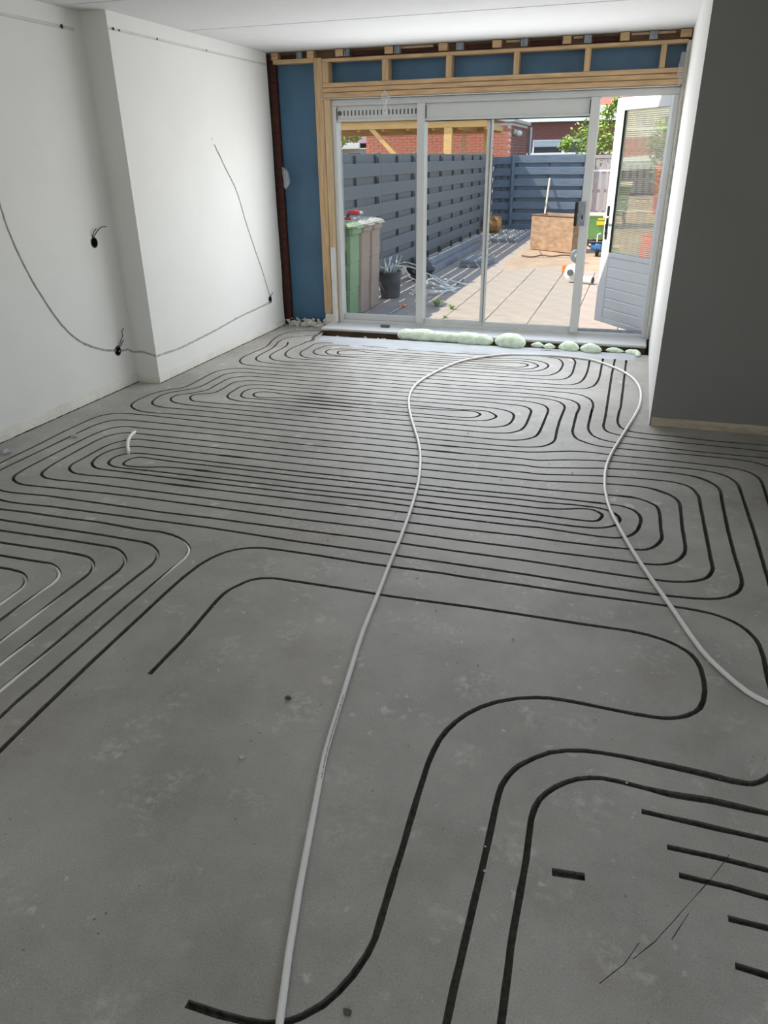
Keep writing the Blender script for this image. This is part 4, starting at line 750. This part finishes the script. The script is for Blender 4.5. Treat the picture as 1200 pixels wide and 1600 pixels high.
MB().box(-.045, .045, .53, .63, .002, .032, .008).build('orange_head', MT['orange'], tl)
def weed(loc, n, h, label, seed):
    r = random.Random(seed); mb = MB()
    for i in range(n):
        a = r.uniform(0, 6.28); l = h * r.uniform(.5, 1); wv = .007; d = Vector((math.cos(a), math.sin(a), 0)); s = Vector((-d.y, d.x, 0)) * wv
        p0 = d * .012; p1 = d * l * .5 + Vector((0, 0, l * .6)); p2 = d * l * 1.05 + Vector((0, 0, l * .55))
        mb.add([p0 - s, p0 + s, p1 + s, p1 - s, p2], [(0, 1, 2, 3), (3, 2, 4)])
    return tag(mb.build('weed', MT['grass'], None, False, loc), label, 'weed', 'weeds in the paving joints')
weed((-2.31, 9.3, GZ), 46, .13, 'large pale green weed tuft on the paving at the shade edge', 1)
weed((-2.08, 9.15, GZ), 26, .09, 'middle-sized weed tuft in sunlit paving right of the largest', 2)
weed((-2.03, 8.58, GZ), 16, .05, 'tiny weed tuft in the paving closest to the window frame', 3)

# ------------------------------------------------------------------ raised bed, log, crate, pole, branch
rb_ = thing('raised_bed', 'low raised bed edged with blue-grey kerbs in the far left corner', 'garden bed', (0, 0, 0))
MB().box(-3.50, -2.45, 17.1, 17.22, GZ, GZ + .07, .008).build('kerb_front', MT['kerb'], rb_)
MB().box(-2.57, -2.45, 17.225, 19.7, GZ, GZ + .065, .008).build('kerb_side', MT['kerb'], rb_)
MB().box(-3.50, -2.575, 17.225, 19.72, GZ, GZ + .045).build('soil', MT['earth'], rb_)
gm = MB()
for i in range(420): gm.sphere((rnd.uniform(-3.46, -2.6), rnd.uniform(17.26, 19.6), GZ + .052), rnd.uniform(.015, .045), 1, (1, 1.2, .7), .5, i)
tag(gm.build('gravel', MT['stone'], rb_), kind='stuff')
lg = thing('log', 'thick orange-brown tree log lying in the raised bed', 'log', (-3.26, 18.5, GZ + .262), .0)
lm = MB(); lm.tube([(-.17, 0, 0), (-.15, 0, .0), (0, .02, .01), (.15, 0, 0), (.17, 0, 0)], [.15, .19, .19, .175, .14], 14); lm.build('log_wood', MT['log'], lg, True)
MB().tube([(.05, -.12, .10), (.09, -.2, .15)], [.05, .03], 8).build('branch_stub', MT['log'], lg, True)
cr = thing('plywood_crate', 'weathered brown plywood crate standing open on the sand', 'crate', (-1.46, 15.75, GZ + .014), -.58)
for (n_, a) in (('front_board', (-.52, .52, -.24, -.215, .0, .635)), ('back_board', (-.52, .52, .215, .24, 0, .66)), ('side_board', (-.52, -.495, -.212, .212, 0, .65)), ('side_board', (.495, .52, -.212, .212, 0, .65)), ('bottom_board', (-.494, .494, -.212, .212, .0, .025))):
    MB().box(*a, .004).build(n_, MT['osb'], cr)
MB().box(-.52, .52, -.252, -.212, .636, .655, .003).build('rim_batten', MT['brownbeam'], cr)
pl = MB().tube([(-2.19, 19.25, GZ + .03), (-2.16, 19.74, 1.12)], .022, 8).build('pole', MT['cream'], None, True); tag(pl, 'thin pale pole leaning on the blue-grey back fence', 'pole')
conduit([(-2.0, 14.55, GZ + .03), (-1.8, 14.5, GZ + .02), (-1.62, 14.62, GZ + .04), (-1.45, 14.55, GZ + .03), (-1.25, 14.7, GZ + .04), (-1.05, 14.72, GZ + .03)], .014, MT['brownbeam'], 'thin brown branch lying on the sand before the crate', None)
conduit([(-1.62, 14.62, GZ + .03), (-1.66, 14.66, GZ + .07), (-1.70, 14.75, GZ + .10)], .009, MT['brownbeam'], 'short brown twig sprouting from the branch on the sand', None)
for o in bpy.data.objects:
    if o.name.startswith('cable_scrap') and ('branch' in o.get('label', '') or 'twig' in o.get('label', '')):
        o['category'] = 'branch'; o.name = 'branch'

# ------------------------------------------------------------------ green mixing machine, blower, wheel
mx = thing('mortar_machine', 'green hopper machine with a blue motor on a black wheel', 'machine', (-.66, 15.1, GZ + .012))
loft([(-.20, .36, -.20, .20, .30, .02), (-.26, .42, -.26, .26, .66, .02), (-.26, .42, -.26, .26, .70, .02)]).build('hopper', MT['green_paint'], mx)
loft([(-.275, .435, -.275, .275, .70, .02), (-.275, .435, -.275, .275, .725, .02)]).build('rim', MT['cream'], mx)
MB().box(-.04, .07, -.265, -.258, .63, .66, .001).build('sticker', MT['yellow'], mx)
MB().box(-.06, .09, -.262, -.252, .545, .61, .001).build('sticker', MT['yellow'], mx)
fr = MB(); fr.tube([(-.22, -.22, .33), (-.22, -.22, .24), (.36, -.22, .24), (.36, -.22, .33)], .018, 8); fr.tube([(-.22, .2, .33), (-.22, .2, .24), (.36, .2, .24), (.36, .2, .33)], .018, 8); fr.tube([(.3, -.2, .24), (.36, -.22, .02)], .018, 8); fr.tube([(.3, .2, .24), (.36, .22, .02)], .018, 8); fr.build('frame', MT['gasket'], mx, True)
mo = MB(); mo.lathe([(.05, -.13), (.085, -.12), (.09, -.05), (.09, .08), (.075, .12)], 16, (.0, -.14, .16), 'X'); mo.box(-.05, .06, -.26, -.2, .12, .22, .01); mo.build('motor', MT['blue_paint'], mx, True)
MB().tube([(-.02, -.22, .22), (-.02, -.23, .38), (.03, -.24, .40)], .012, 8).build('valve', MT['white_plastic'], mx, True)
MB().tube([(.10, -.2, .16), (.17, -.23, .2), (.16, -.23, .28), (.05, -.22, .29)], .013, 8).build('hose', MT['black'], mx, True)
MB().tube([(-.13, -.2, .16), (-.18, -.23, .19), (-.17, -.22, .27), (-.08, -.21, .29)], .013, 8).build('hose', MT['black'], mx, True)
MB().lathe([(.03, -.035), (.075, -.032), (.085, 0), (.075, .032), (.03, .035)], 18, (.0, -.20, .086), 'X').build('wheel', MT['rubber'], mx, True)
bl = thing('dust_blower', 'white round blower with orange knob and short open pipe on the paving', 'blower', (-.80, 11.65, GZ), -.45)
bm_ = MB(); bm_.lathe([(.02, -.075), (.085, -.07), (.125, -.045), (.135, 0), (.125, .045), (.085, .07), (.02, .075)], 24, (-.03, 0, .136), 'Y'); bm_.build('housing', MT['white_plastic'], bl, True)
MB().lathe([(.045, 0), (.045, .03), (.03, .04)], 14, (-.03, -.105, .15), 'Y').build('intake_cap', MT['slot'], bl, True)
MB().box(-.215, -.165, -.03, .03, .13, .24, .012).build('knob', MT['orange'], bl)
MB().tube([(.02, 0, .055), (.30, 0, .058)], .052, 18, False).build('outlet_pipe', MT['white_plastic'], bl, True)
MB().lathe([(.046, 0), (.046, .002)], 18, (.296, 0, .058), 'X').build('pipe_mouth', MT['black'], bl)
wh = thing('barrow_wheel', 'pale grey wheel lying up against the window post on the sand', 'wheel', (-.955, 13.9, GZ + .012), .2)
MB().lathe([(.06, -.03), (.10, -.028), (.112, 0), (.10, .028), (.06, .03)], 20, (0, 0, .113), 'Y').build('tyre', MT['galv'], wh, True)
MB().lathe([(.02, -.04), (.06, -.02), (.06, .02), (.02, .04)], 14, (0, 0, .113), 'Y').build('hub', MT['grey_panel'], wh, True)
rc = thing('red_drum', 'red drum on the sand, blurred behind the ribbed door glass', 'drum', (.40, 16.9, GZ + .014), .3)
MB().lathe([(.20, 0), (.235, .02), (.235, .28), (.245, .29), (.245, .31), (.235, .32), (.235, .58), (.245, .59), (.245, .61), (.235, .62), (.235, .86), (.22, .88)], 24).build('body', MT['red'], rc, True)
MB().lathe([(.24, .865), (.245, .875), (.245, .895), (.22, .90)], 24).build('lid', MT['red'], rc, True)
MB().lathe([(.035, .90), (.035, .93), (.028, .935)], 14, (.10, 0, 0)).build('cap', MT['black'], rc, True)

# ------------------------------------------------------------------ neighbour's timber canopy
cp = thing('timber_canopy', 'new honey-coloured timber canopy beyond the left fence', 'canopy', (0, 0, 0))
MB().box(-8.2, -3.62, 19.0, 19.12, 2.235, 2.40, .006).build('front_beam', MT['canopy'], cp)
MB().box(-8.2, -3.62, 21.2, 21.32, 2.15, 2.30, .006).build('rear_beam', MT['canopy'], cp)
for i in range(8):
    x = -8.1 + i * .63; MB().box(x, x + .06, 19.125, 21.195, 2.19, 2.30, .004).build('rafter', MT['canopy'], cp)
MB().box(-8.3, -3.55, 18.9, 21.5, 2.402, 2.43, .003).build('roof_sheet', MT['pine_pale'], cp)
MB().box(-4.62, -4.43, 18.99, 19.13, GZ, 2.235, .006).build('post', MT['canopy'], cp)
MB().box(-3.98, -3.77, 20.6, 20.75, GZ, 2.40, .006).build('post', MT['canopy'], cp)
MB().box(-8.1, -7.92, 18.99, 19.13, GZ, 2.235, .006).build('post', MT['canopy'], cp)
MB().add([(-6.50, 19.02, 2.235), (-6.36, 19.02, 2.235), (-5.70, 19.02, 1.60), (-5.84, 19.02, 1.60), (-6.50, 19.1, 2.235), (-6.36, 19.1, 2.235), (-5.70, 19.1, 1.60), (-5.84, 19.1, 1.60)], [(0, 1, 2, 3), (7, 6, 5, 4), (0, 4, 5, 1), (1, 5, 6, 2), (2, 6, 7, 3), (3, 7, 4, 0)]).build('brace', MT['canopy'], cp)
MB().box(-5.84, -5.70, 19.02, 19.1, GZ, 1.61, .004).build('brace_post', MT['canopy'], cp)
ls = thing('step_ladder', 'thin wooden step ladder under the timber canopy', 'ladder', (-4.42, 20.2, GZ))
for n_, p in (('rail', [(.0, 0, 2.33), (-.10, -.25, 0)]), ('rail', [(.03, 0, 2.33), (.16, .25, 0)])): MB().tube([(p[1][0], p[1][1], 0), (p[0][0], p[0][1], p[0][2])], .018, 6).build(n_, MT['pine_pale'], ls)
for k in range(6): MB().box(-.10 + .017 * k, .15 - .02 * k, -.2 + .035 * k, -.17 + .035 * k, .3 + .33 * k, .325 + .33 * k).build('rung', MT['pine_pale'], ls)

# ------------------------------------------------------------------ brick shed and houses behind
def brick_wall(parent, m, mm, x0, x1, y, z0, z1, bw, bh, axis='X', limit=300):
    """courses of single bricks on a recessed mortar body; the visible ones are objects sharing one mesh"""
    j = .014; n = 0; src = None
    rows = int((z1 - z0) / (bh + j)); cols = int((x1 - x0) / (bw + j)) + 1
    rest = MB()
    for r in range(rows - 1, -1, -1):
        for c in range(cols):
            u = x0 + c * (bw + j) - (bw / 2 if r % 2 else 0); u1 = u + bw
            a = max(u, x0); b = min(u1, x1)
            if b - a < .03: continue
            z = z0 + r * (bh + j)
            if b - a < bw - .001 or n >= limit:
                if axis == 'X': rest.box(a, b, y - .012, y + .02, z, z + bh)
                else: rest.box(y - .02, y + .012, a, b, z, z + bh)
                continue
            if src is None:
                src = (MB().box(0, bw, -.012, .02, 0, bh) if axis == 'X' else MB().box(-.02, .012, 0, bw, 0, bh)).build('brick', m, parent); o = src
            else: o = src.copy(); C.objects.link(o)
            o.location = (a, y + random.uniform(-.003, .003), z) if axis == 'X' else (y + random.uniform(-.003, .003), a, z); n += 1
    if rest.v: tag(rest.build('brickwork', m, parent), kind='stuff')
sh = thing('brick_shed', 'orange-red brick shed with a flat roof behind the garden fence', 'shed', (0, 0, 0))
MB().box(-7.59, -3.51, 22.01, 25.0, GZ, 2.42).build('wall', MT['mortar'], sh)
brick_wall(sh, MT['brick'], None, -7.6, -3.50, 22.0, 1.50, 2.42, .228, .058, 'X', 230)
brick_wall(sh, MT['darkbrick'], None, 22.0, 25.0, -3.50, 1.50, 2.42, .228, .058, 'Y', 60)  # darker brick puts the shade of this side into the colour
MB().box(-7.7, -3.42, 21.92, 25.1, 2.425, 2.51, .01).build('roof_edge', MT['zinc'], sh)
MB().tube([(-3.40, 24.9, GZ), (-3.40, 24.9, 2.38)], .05, 10).build('downpipe', MT['zinc'], sh, True)
lampb = MB(); lampb.sphere((-3.36, 22.30, 2.16), .10, 2, (1, 1, .8)); lampb.box(-3.49, -3.42, 22.25, 22.35, 2.14, 2.26, .005); lampb.build('outdoor_lamp', MT['white_plastic'], sh, True)

hs = thing('row_house', 'dark red brick house with a white fascia and windows beyond the back fence', 'house', (0, 0, 0))
MB().box(-9, 7, 30.0, 33.0, GZ, 2.69).build('ground_floor', MT['darkmortar'], hs)
brick_wall(hs, MT['darkbrick'], None, -5.0, -1.0, 29.995, 2.12, 2.68, .228, .062, 'X', 140)
brick_wall(hs, MT['darkbrick'], None, -5.0, -3.99, 29.995, 1.60, 2.11, .228, .062, 'X', 40)
brick_wall(hs, MT['darkbrick'], None, -2.2, 3.0, 29.995, 1.60, 2.11, .228, .062, 'X', 60)
MB().box(-9.2, 7.2, 29.7, 33, 2.69, 2.88, .01).build('fascia', MT['white_trim'], hs)
MB().box(-9, 7, 32.0, 38, 2.88, 3.10).build('panel_band', MT['grey_panel'], hs)
MB().box(-9, 7, 31.9, 38, 3.10, 3.26, .01).build('sill_band', MT['white_trim'], hs)
MB().box(-9, 7, 32.0, 38, 3.26, 6.2).build('upper_wall', MT['mortar'], hs)
brick_wall(hs, MT['brick'], None, -2.6, 2.0, 31.99, 3.27, 3.95, .228, .062, 'X', 120)
def house_window(x0, x1, z0, z1, y):
    f_ = MB(); t = .055; f_.box(x0, x1, y - .03, y + .02, z0, z0 + t); f_.box(x0, x1, y - .03, y + .02, z1 - t, z1); f_.box(x0, x0 + t, y - .03, y + .02, z0 + t, z1 - t); f_.box(x1 - t, x1, y - .03, y + .02, z0 + t, z1 - t); c = x0 + (x1 - x0) * .62; f_.box(c - .05, c + .05, y - .03, y + .02, z0 + t, z1 - t)
    f = f_.build('window', MT['white_trim'], hs)
    MB().box(x0 + t, c - .05, y - .004, y, z0 + t, z1 - t).build('pane', MT['winglass'], f); MB().box(c + .05, x1 - t, y - .004, y, z0 + t, z1 - t).build('pane', MT['winglass'], f)
    MB().box(x0 + t, c - .05, y - .012, y - .006, z1 - t - .17, z1 - t).build('blind', MT['blind'], f)
house_window(-3.98, -2.22, 1.30, 2.13, 29.97)
MB().box(-7.0, 7, 27.9, 28.0, GZ, 1.64).build('garden_wall', MT['grey_panel'], hs)
MB().box(-7.05, 7, 27.85, 28.05, 1.64, 1.70, .005).build('wall_coping', MT['white_trim'], hs)

h2 = thing('distant_house', 'distant house with purple roof and white gutter above the left fence', 'house', (0, 0, 0))
MB().box(-19, -11.9, 36, 41, GZ, 2.02).build('wall', MT['mortar'], h2)
MB().add([(-19.3, 35.6, 2.24), (-11.6, 35.6, 2.24), (-12.2, 38.5, 3.1), (-19, 38.5, 3.1), (-19.3, 41.3, 2.1), (-11.6, 41.3, 2.1)], [(0, 1, 2, 3), (3, 2, 5, 4), (1, 5, 2), (0, 3, 4), (0, 4, 5, 1)]).build('roof', MT['tiles_roof'], h2)
MB().box(-19.4, -12.6, 35.45, 35.6, 2.02, 2.24, .01).build('gutter', MT['white_trim'], h2)
for x in (-13.4, -14.6): 
    wf = MB().box(x, x + .75, 35.96, 35.99, 1.2, 1.9).build('window', MT['white_trim'], h2); MB().box(x + .06, x + .69, 35.945, 35.958, 1.26, 1.84).build('pane', MT['winglass'], wf)

# ------------------------------------------------------------------ trees
def tree(label, base, height, blobs, m, n, leaf, seed):
    r = random.Random(seed); t = thing('garden_tree', label, 'tree', base)
    MB().tube([(0, 0, 0), (.03, .02, height * .35), (-.03, 0, height * .7)], [.09, .07, .03], 8).build('trunk', MT['bark'], t, True)
    for i in range(7):
        b = r.choice(blobs); MB().tube([(0, 0, height * r.uniform(.25, .6)), (b[0] * .5, b[1] * .5, b[2] * .85), (b[0], b[1], b[2])], [.035, .022, .01], 6).build('branch', MT['bark'], t, True)
    mb = MB()
    for i in range(n):
        b = r.choice(blobs); d = Vector((r.gauss(0, 1), r.gauss(0, 1), r.gauss(0, 1))).normalized() * b[3] * r.random() ** .45
        c = Vector(b[:3]) + d; a = Vector((r.gauss(0, 1), r.gauss(0, 1), r.gauss(0, .7))).normalized(); q = a.orthogonal().normalized(); l = leaf * r.uniform(.7, 1.3)
        mb.add([c - a * l, c + q * l * .45, c + a * l, c - q * l * .45], [(0, 1, 2, 3)])
    tag(mb.build('foliage', m, t), kind='stuff'); return t
tree('sunny green tree between the back fence and the dark red house', (-1.35, 24.0, GZ), 3.2, [(-.5, 0, 2.15, .42), (-.1, .1, 2.45, .45), (.28, 0, 2.2, .42), (-.25, 0, 1.85, .45), (.15, .1, 1.8, .40), (.42, 0, 3.0, .2), (.2, 0, 2.75, .25), (-.9, 0, 2.0, .22)], MT['leaf'], 1500, .055, 3)
tree('broad green tree seen blurred through the ribbed door glass', (.75, 23.0, GZ), 4.0, [(0, 0, 2.5, .7), (.3, 0, 3.1, .7), (-.3, .2, 3.1, .6), (.2, 0, 1.9, .6)], MT['leaf'], 2200, .07, 4)
tree('yellow-green tree above the left fence under the canopy beam', (-13.2, 34.0, GZ), 3.6, [(-.6, 0, 2.5, .55), (.2, 0, 2.65, .5), (.9, 0, 2.75, .4), (-.9, 0, 2.1, .5), (-.2, 0, 2.2, .4)], MT['leaf_y'], 2200, .085, 5)
# ------------------------------------------------------------------ inside: heating pipes
def pipe_z(p):
    # pressed deep into the straights, riding up in the bend
    n = len(p); turn = max(range(2, n - 2), key=lambda i: p[i].x)
    cum = [0.0]
    for a, b in zip(p[:-1], p[1:]): cum.append(cum[-1] + (b - a).length)
    return [(q.x, q.y, -.0165 + .0122 * math.exp(-((cum[i] - cum[turn]) / .17) ** 2)) for i, q in enumerate(p)]
for i, g in enumerate(PIPE_GROOVES):
    pts = resample([Vector(q) for q in mm_pairs(g)], .05)
    o = MB().tube(pipe_z(pts), .0080, 8).build('heating_pipe', MT['pipe'], None, True)
    tag(o, 'white heating pipe sunk in the bent grooves at the left edge, %s' % ['outermost of six', 'second from outermost', 'third from outermost', 'fourth from outermost', 'fifth from outermost', 'innermost of six'][i], 'pipe', 'heating pipes laid in the left grooves')
lp = [Vector(q) for q in mm_pairs(LOOSE_PIPE)]
lp = resample(lp, .04)
o = MB().tube([(q.x, q.y, .0095) for q in lp], .0088, 12).build('heating_pipe', MT['pipe'], None, True)
pipe = tag(o, 'long white heating pipe lying loose in a big loop across the floor', 'pipe')
# small printed line along the pipe
best = [q for q in lp if 1.40 < q.y < 1.80 and q.x < -.5]; best.sort(key=lambda q: q.y)
pr = MB()
def along(s):
    acc = 0
    for a, b in zip(best[:-1], best[1:]):
        d = (b - a).length
        if acc + d >= s: t = (s - acc) / d; return a.lerp(b, t), (b - a).normalized()
        acc += d
    return best[-1], (best[-1] - best[-2]).normalized()
s = 0.0; total = sum((b - a).length for a, b in zip(best[:-1], best[1:])); rr = random.Random(2)
while s < total - .01:
    wd = rr.choice((.0022, .003, .0042)); p, t = along(s); nn = Vector((t.y, -t.x)); up = Vector((0, 0, 1)); n3 = (Vector((nn.x, nn.y, 0)) * .55 + up * .84).normalized()
    c0 = Vector((p.x, p.y, .0095)) + n3 * .00885; tv = Vector((t.x, t.y, 0)); sv = n3.cross(tv) * .0019
    pr.add([c0 - sv, c0 + tv * wd - sv, c0 + tv * wd + sv, c0 + sv], [(0, 1, 2, 3)]); s += wd + rr.choice((.0016, .0016, .004))
pr.build('printed_marks', MT['print'], pipe)
op = [Vector(q) for q in mm_pairs(PIPE_OFFCUT)]
cp_ = resample(op, .02)
oc = MB().tube([(q.x, q.y, .0115) for q in cp_], .0105, 10).build('pipe_offcut', MT['pipe'], None, True); tag(oc, 'short curved white pipe offcut lying across the grooves at left', 'pipe offcut')

# ------------------------------------------------------------------ wall boxes with wires
def socket(f, cy, cz, r, label, wires):
    c = f(cy, cz, 0)
    t = thing('socket_box', label, 'socket box', c)
    MB().lathe([(r * .97, -.035), (r * .97, .0), (r * 1.05, .002), (r * .90, .002), (r * .88, -.030)], 20, (0, 0, 0), 'X').build('box_shell', MT['black'], t)
    MB().lathe([(r * .86, -.030), (r * .86, -.028)], 20, (0, 0, 0), 'X').build('box_back', MT['darkgap'], t)
    for wv in wires: MB().tube(wv, .0035, 6).build('wire', MT['wire'], t, True)
socket(f_near, 4.671, 1.083, .036, 'black wall box with two bent wires, halfway up the left wall', [[(-.02, -.01, .02), (.01, -.012, .05), (.02, -.005, .075), (.022, .02, .09)], [(-.02, .0, .02), (.012, .0, .045), (.03, .03, .085), (.035, .07, .10), (.04, .11, .098)]])
socket(f_near, 4.729, .292, .036, 'black wall box with kinked wires, low beside the wall corner', [[(-.02, 0, .01), (.015, .01, .04), (.02, .03, .07), (.03, .05, .11), (.03, .045, .14), (.035, .07, .16)], [(-.02, 0, .01), (.02, .02, .035), (.03, .05, .075)]])
socket(f_far, 6.987, .313, .034, 'black wall box low in the far left corner by the membrane', [[(-.02, 0, .01), (.012, .01, .04), (.02, .03, .065)], [(-.02, 0, .0), (.015, -.015, .04)]])

# ------------------------------------------------------------------ foam beads along the threshold
def foam(label, pts, rad, lumps, seed, name='foam_bead'):
    r = random.Random(seed); P_ = [Vector(p) for p in pts]; n = max(10, int(sum((b - a).length for a, b in zip(P_[:-1], P_[1:])) / .012))
    mb = MB(); seg = 18; vs = []; fs = []; ctr = [(i + .5 + r.uniform(-.25, .25)) / lumps for i in range(lumps)]; amp = [r.uniform(.85, 1.15) for _ in ctr]
    cum = [0]; 
    for a, b in zip(P_[:-1], P_[1:]): cum.append(cum[-1] + (b - a).length)
    for i in range(n + 1):
        t = i / n; s = t * cum[-1]
        k = max(j for j in range(len(cum)) if cum[j] <= s + 1e-9); k = min(k, len(P_) - 2)
        p = P_[k].lerp(P_[k + 1], (s - cum[k]) / (cum[k + 1] - cum[k])); tg = (P_[k + 1] - P_[k]).normalized(); sd = Vector((tg.y, -tg.x, 0)).normalized()
        d = min(abs(t - c) * lumps for c in ctr); j = min(range(lumps), key=lambda q: abs(t - ctr[q])); prof = amp[j] * (math.sqrt(max(.0, 1 - min(1, d * 1.35) ** 2)) * .30 + .72)
        endf = min(1, math.sqrt(max(0, min(t, 1 - t) * n / 7.0))) if lumps > 0 else 1
        rr_ = rad * prof * max(.05, endf)
        for q in range(seg):
            a = 2 * math.pi * q / seg; dirv = sd * math.cos(a) * 1.05 + Vector((0, 0, 1)) * math.sin(a)
            nn = noise.noise((p + dirv * rad) * 42 + Vector((seed, 0, 0))) * .10 + noise.noise((p + dirv * rad) * 110) * .05
            v = p + dirv * rr_ * (1 + nn); v.z = max(v.z, p.z - rad * .75); vs.append(v)
    for i in range(n):
        for q in range(seg):
            q2 = (q + 1) % seg; fs.append((i * seg + q, i * seg + q2, (i + 1) * seg + q2, (i + 1) * seg + q))
    fs.append(tuple(range(seg - 1, -1, -1))); fs.append(tuple(n * seg + q for q in range(seg)))
    return tag(mb.add(vs, fs).build(name, MT['foam'], None, True), label, 'foam', 'green foam along the threshold')
foam('long lumpy bead of pale green foam below the window sill', [(-2.13, 6.985, .028), (-1.9, 6.96, .038), (-1.6, 6.94, .038), (-1.3, 6.92, .036), (-1.16, 6.90, .038)], .060, 6, 1)
foam('fat rounded end lump of green foam at the bead right end', [(-1.15, 6.905, .042), (-1.0, 6.895, .045), (-.855, 6.885, .040)], .066, 1, 2)
foam('small flat pat of green foam right of the long bead', [(-.815, 6.93, .016), (-.74, 6.925, .018), (-.69, 6.92, .016)], .038, 1, 3)
foam('small curled pat of green foam next to the flat one', [(-.695, 6.90, .016), (-.64, 6.885, .022), (-.585, 6.90, .016)], .042, 2, 4)
foam('humped green foam lump under the right window post', [(-.56, 6.92, .016), (-.47, 6.88, .030), (-.37, 6.845, .03)], .050, 2, 5)
foam('blocky green foam lump with a trimmed right end', [(-.365, 6.86, .028), (-.26, 6.85, .03), (-.17, 6.835, .028)], .052, 2, 6)
foam('thin strand of green foam below the door threshold', [(-.14, 6.915, .014), (-.06, 6.90, .018), (.02, 6.885, .016)], .032, 2, 7)
foam('bent green foam scrap in the corner by the right wall', [(.025, 6.88, .018), (.09, 6.87, .018), (.135, 6.84, .016), (.14, 6.77, .012)], .034, 3, 8)

# white plaster residue spread over the floor in front of the threshold
vs = []; fs = []; nx, ny = 150, 26
def edge(x):
    return 6.52 + .05 * noise.noise(Vector((x * 2.1, 0, 4))) + .03 * noise.noise(Vector((x * 9, 0, 2))) + (.12 if x > -.9 else 0) * min(1, (x + .9) * 2) - (.02 if x < -2 else 0) + max(0, (-2.45 - x)) * .35
ok = {}
for i in range(nx + 1):
    x = -2.86 + 2.98 * i / nx
    for k in range(ny + 1):
        y0 = edge(x); y = y0 + (6.865 - y0) * k / ny
        e = min(k / 5, 1); z = .0004 + .006 * e * (.7 + .6 * noise.noise(Vector((x * 3, y * 14, 1)))) ; vs.append((x, y, max(.0003, z)))
for i in range(nx):
    for k in range(ny):
        x = -2.86 + 2.98 * i / nx; y = vs[i * (ny + 1) + k][1]
        if noise.noise(Vector((x * 2.3, y * 16, 8))) > .42 + (.2 if k > 8 else 0): continue
        a = i * (ny + 1) + k; fs.append((a, a + ny + 1, a + ny + 2, a + 1))
tag(MB().add(vs, fs).build('plaster_residue', MT['residue'], None, True), 'streaky white plaster residue on the floor along the threshold', 'plaster', kind='stuff')
r = random.Random(9)
for i in range(22):
    x = r.uniform(-2.8, -2.1) if i < 12 else r.uniform(-3.3, -2.95); y = r.uniform(6.88, 6.93) if i < 12 else r.uniform(6.9, 7.2)
    tag(MB().sphere((0, 0, .006), r.uniform(.007, .018), 1, (1.2, 1, .8), .6, i).build('plaster_crumb', MT['residue'], None, False, (x, y, -.002 if i >= 12 else -.012)), 'small white plaster crumb on the floor below the sill' if i < 12 else 'small white plaster crumb on the floor under the membrane', 'crumb', 'plaster crumbs by the sill' if i < 12 else 'plaster crumbs by the membrane')
for (x, y, s, lab, m) in ((-3.512, 3.292, .024, 'white plaster lump on the floor at the left frame edge', 'residue'), (-3.30, 3.66, .018, 'flat white plaster flake near the left wall foot', 'residue'), (-.928, 1.439, .0075, 'small brown mortar chip left of the loose pipe', 'stone'), (-.906, 1.720, .008, 'small dark mortar chip above the brown one', 'groove'), (-.374, .851, .0075, 'dark mortar crumb near the bottom of the floor', 'groove')):
    tag(MB().sphere((0, 0, s * .55), s, 2, (1.25, 1, .7), .55, int(s * 1e4)).build('floor_chip', MT[m], None, False, (x, y, 0), (0, 0, r.uniform(0, 3))), lab, 'chip')
# scatter of grit, nobody could count it
gm = MB()
for i in range(500):
    y = r.uniform(1.0, 6.4); x = r.uniform(XL + .05 if y > YS else XN + .05, XR - .05 if y > YR else 1.3)
    if r.random() < .45: x = (XL if y > YS else XN) + .04 + abs(r.gauss(0, .12))
    s_ = r.uniform(.0015, .0045); gm.sphere((x, y, s_ * .4), s_, 1, (1.2, 1, .6), .4, i)
tag(gm.build('grit', MT['residue'], None), 'pale grit scattered over the concrete floor', 'grit', kind='stuff')

# ------------------------------------------------------------------ plastic scraps
def scrap(label, pts, loc, amp, seed):
    bm = bmesh.new(); vv = [bm.verts.new((x, amp * noise.noise(Vector((x * 30, z * 30, seed))), z)) for x, z in pts]; bm.faces.new(vv)
    bmesh.ops.triangulate(bm, faces=bm.faces[:]); bmesh.ops.subdivide_edges(bm, edges=bm.edges[:], cuts=3, use_grid_fill=True)
    for v in bm.verts: v.co.y += amp * noise.noise(Vector((v.co.x * 40, v.co.z * 25, seed)))
    o = MB().bm(bm).build('plastic_scrap', MT['film'], None, True, loc)
    md = o.modifiers.new('thickness', 'SOLIDIFY'); md.thickness = .0006
    return tag(o, label, 'plastic scrap', 'torn plastic film')
scrap('torn clear plastic film hanging from the lintel above the vent', [(-.05, .02), (-.042, .055), (-.008, .085), (.015, .06), (.055, .01), (.025, -.005), (.02, -.06), (.005, -.11), (-.012, -.115), (-.02, -.06), (-.018, -.01)], (-2.318, 7.262, 2.075), .02, 1)
scrap('clear plastic flap sticking out beside the blue membrane', [(-.02, .08), (.03, .05), (.055, -.02), (.045, -.08), (.0, -.13), (-.025, -.1)], (-3.37, 7.28, 1.46), .025, 2)
scrap('long clear plastic strip in the top right corner of the framing', [(-.015, .12), (.03, .12), (.02, .02), (.03, -.09), (-.01, -.12), (-.03, -.02)], (.178, 7.272, 2.215), .015, 3)
blk = MB().box(-.045, .045, -.022, .022, 0, .022, .004).build('rubber_block', MT['slot'], None, False, (-2.325, 7.20, .0502), (0, 0, -.10)); tag(blk, 'small dark grey block lying on the white sill', 'block')
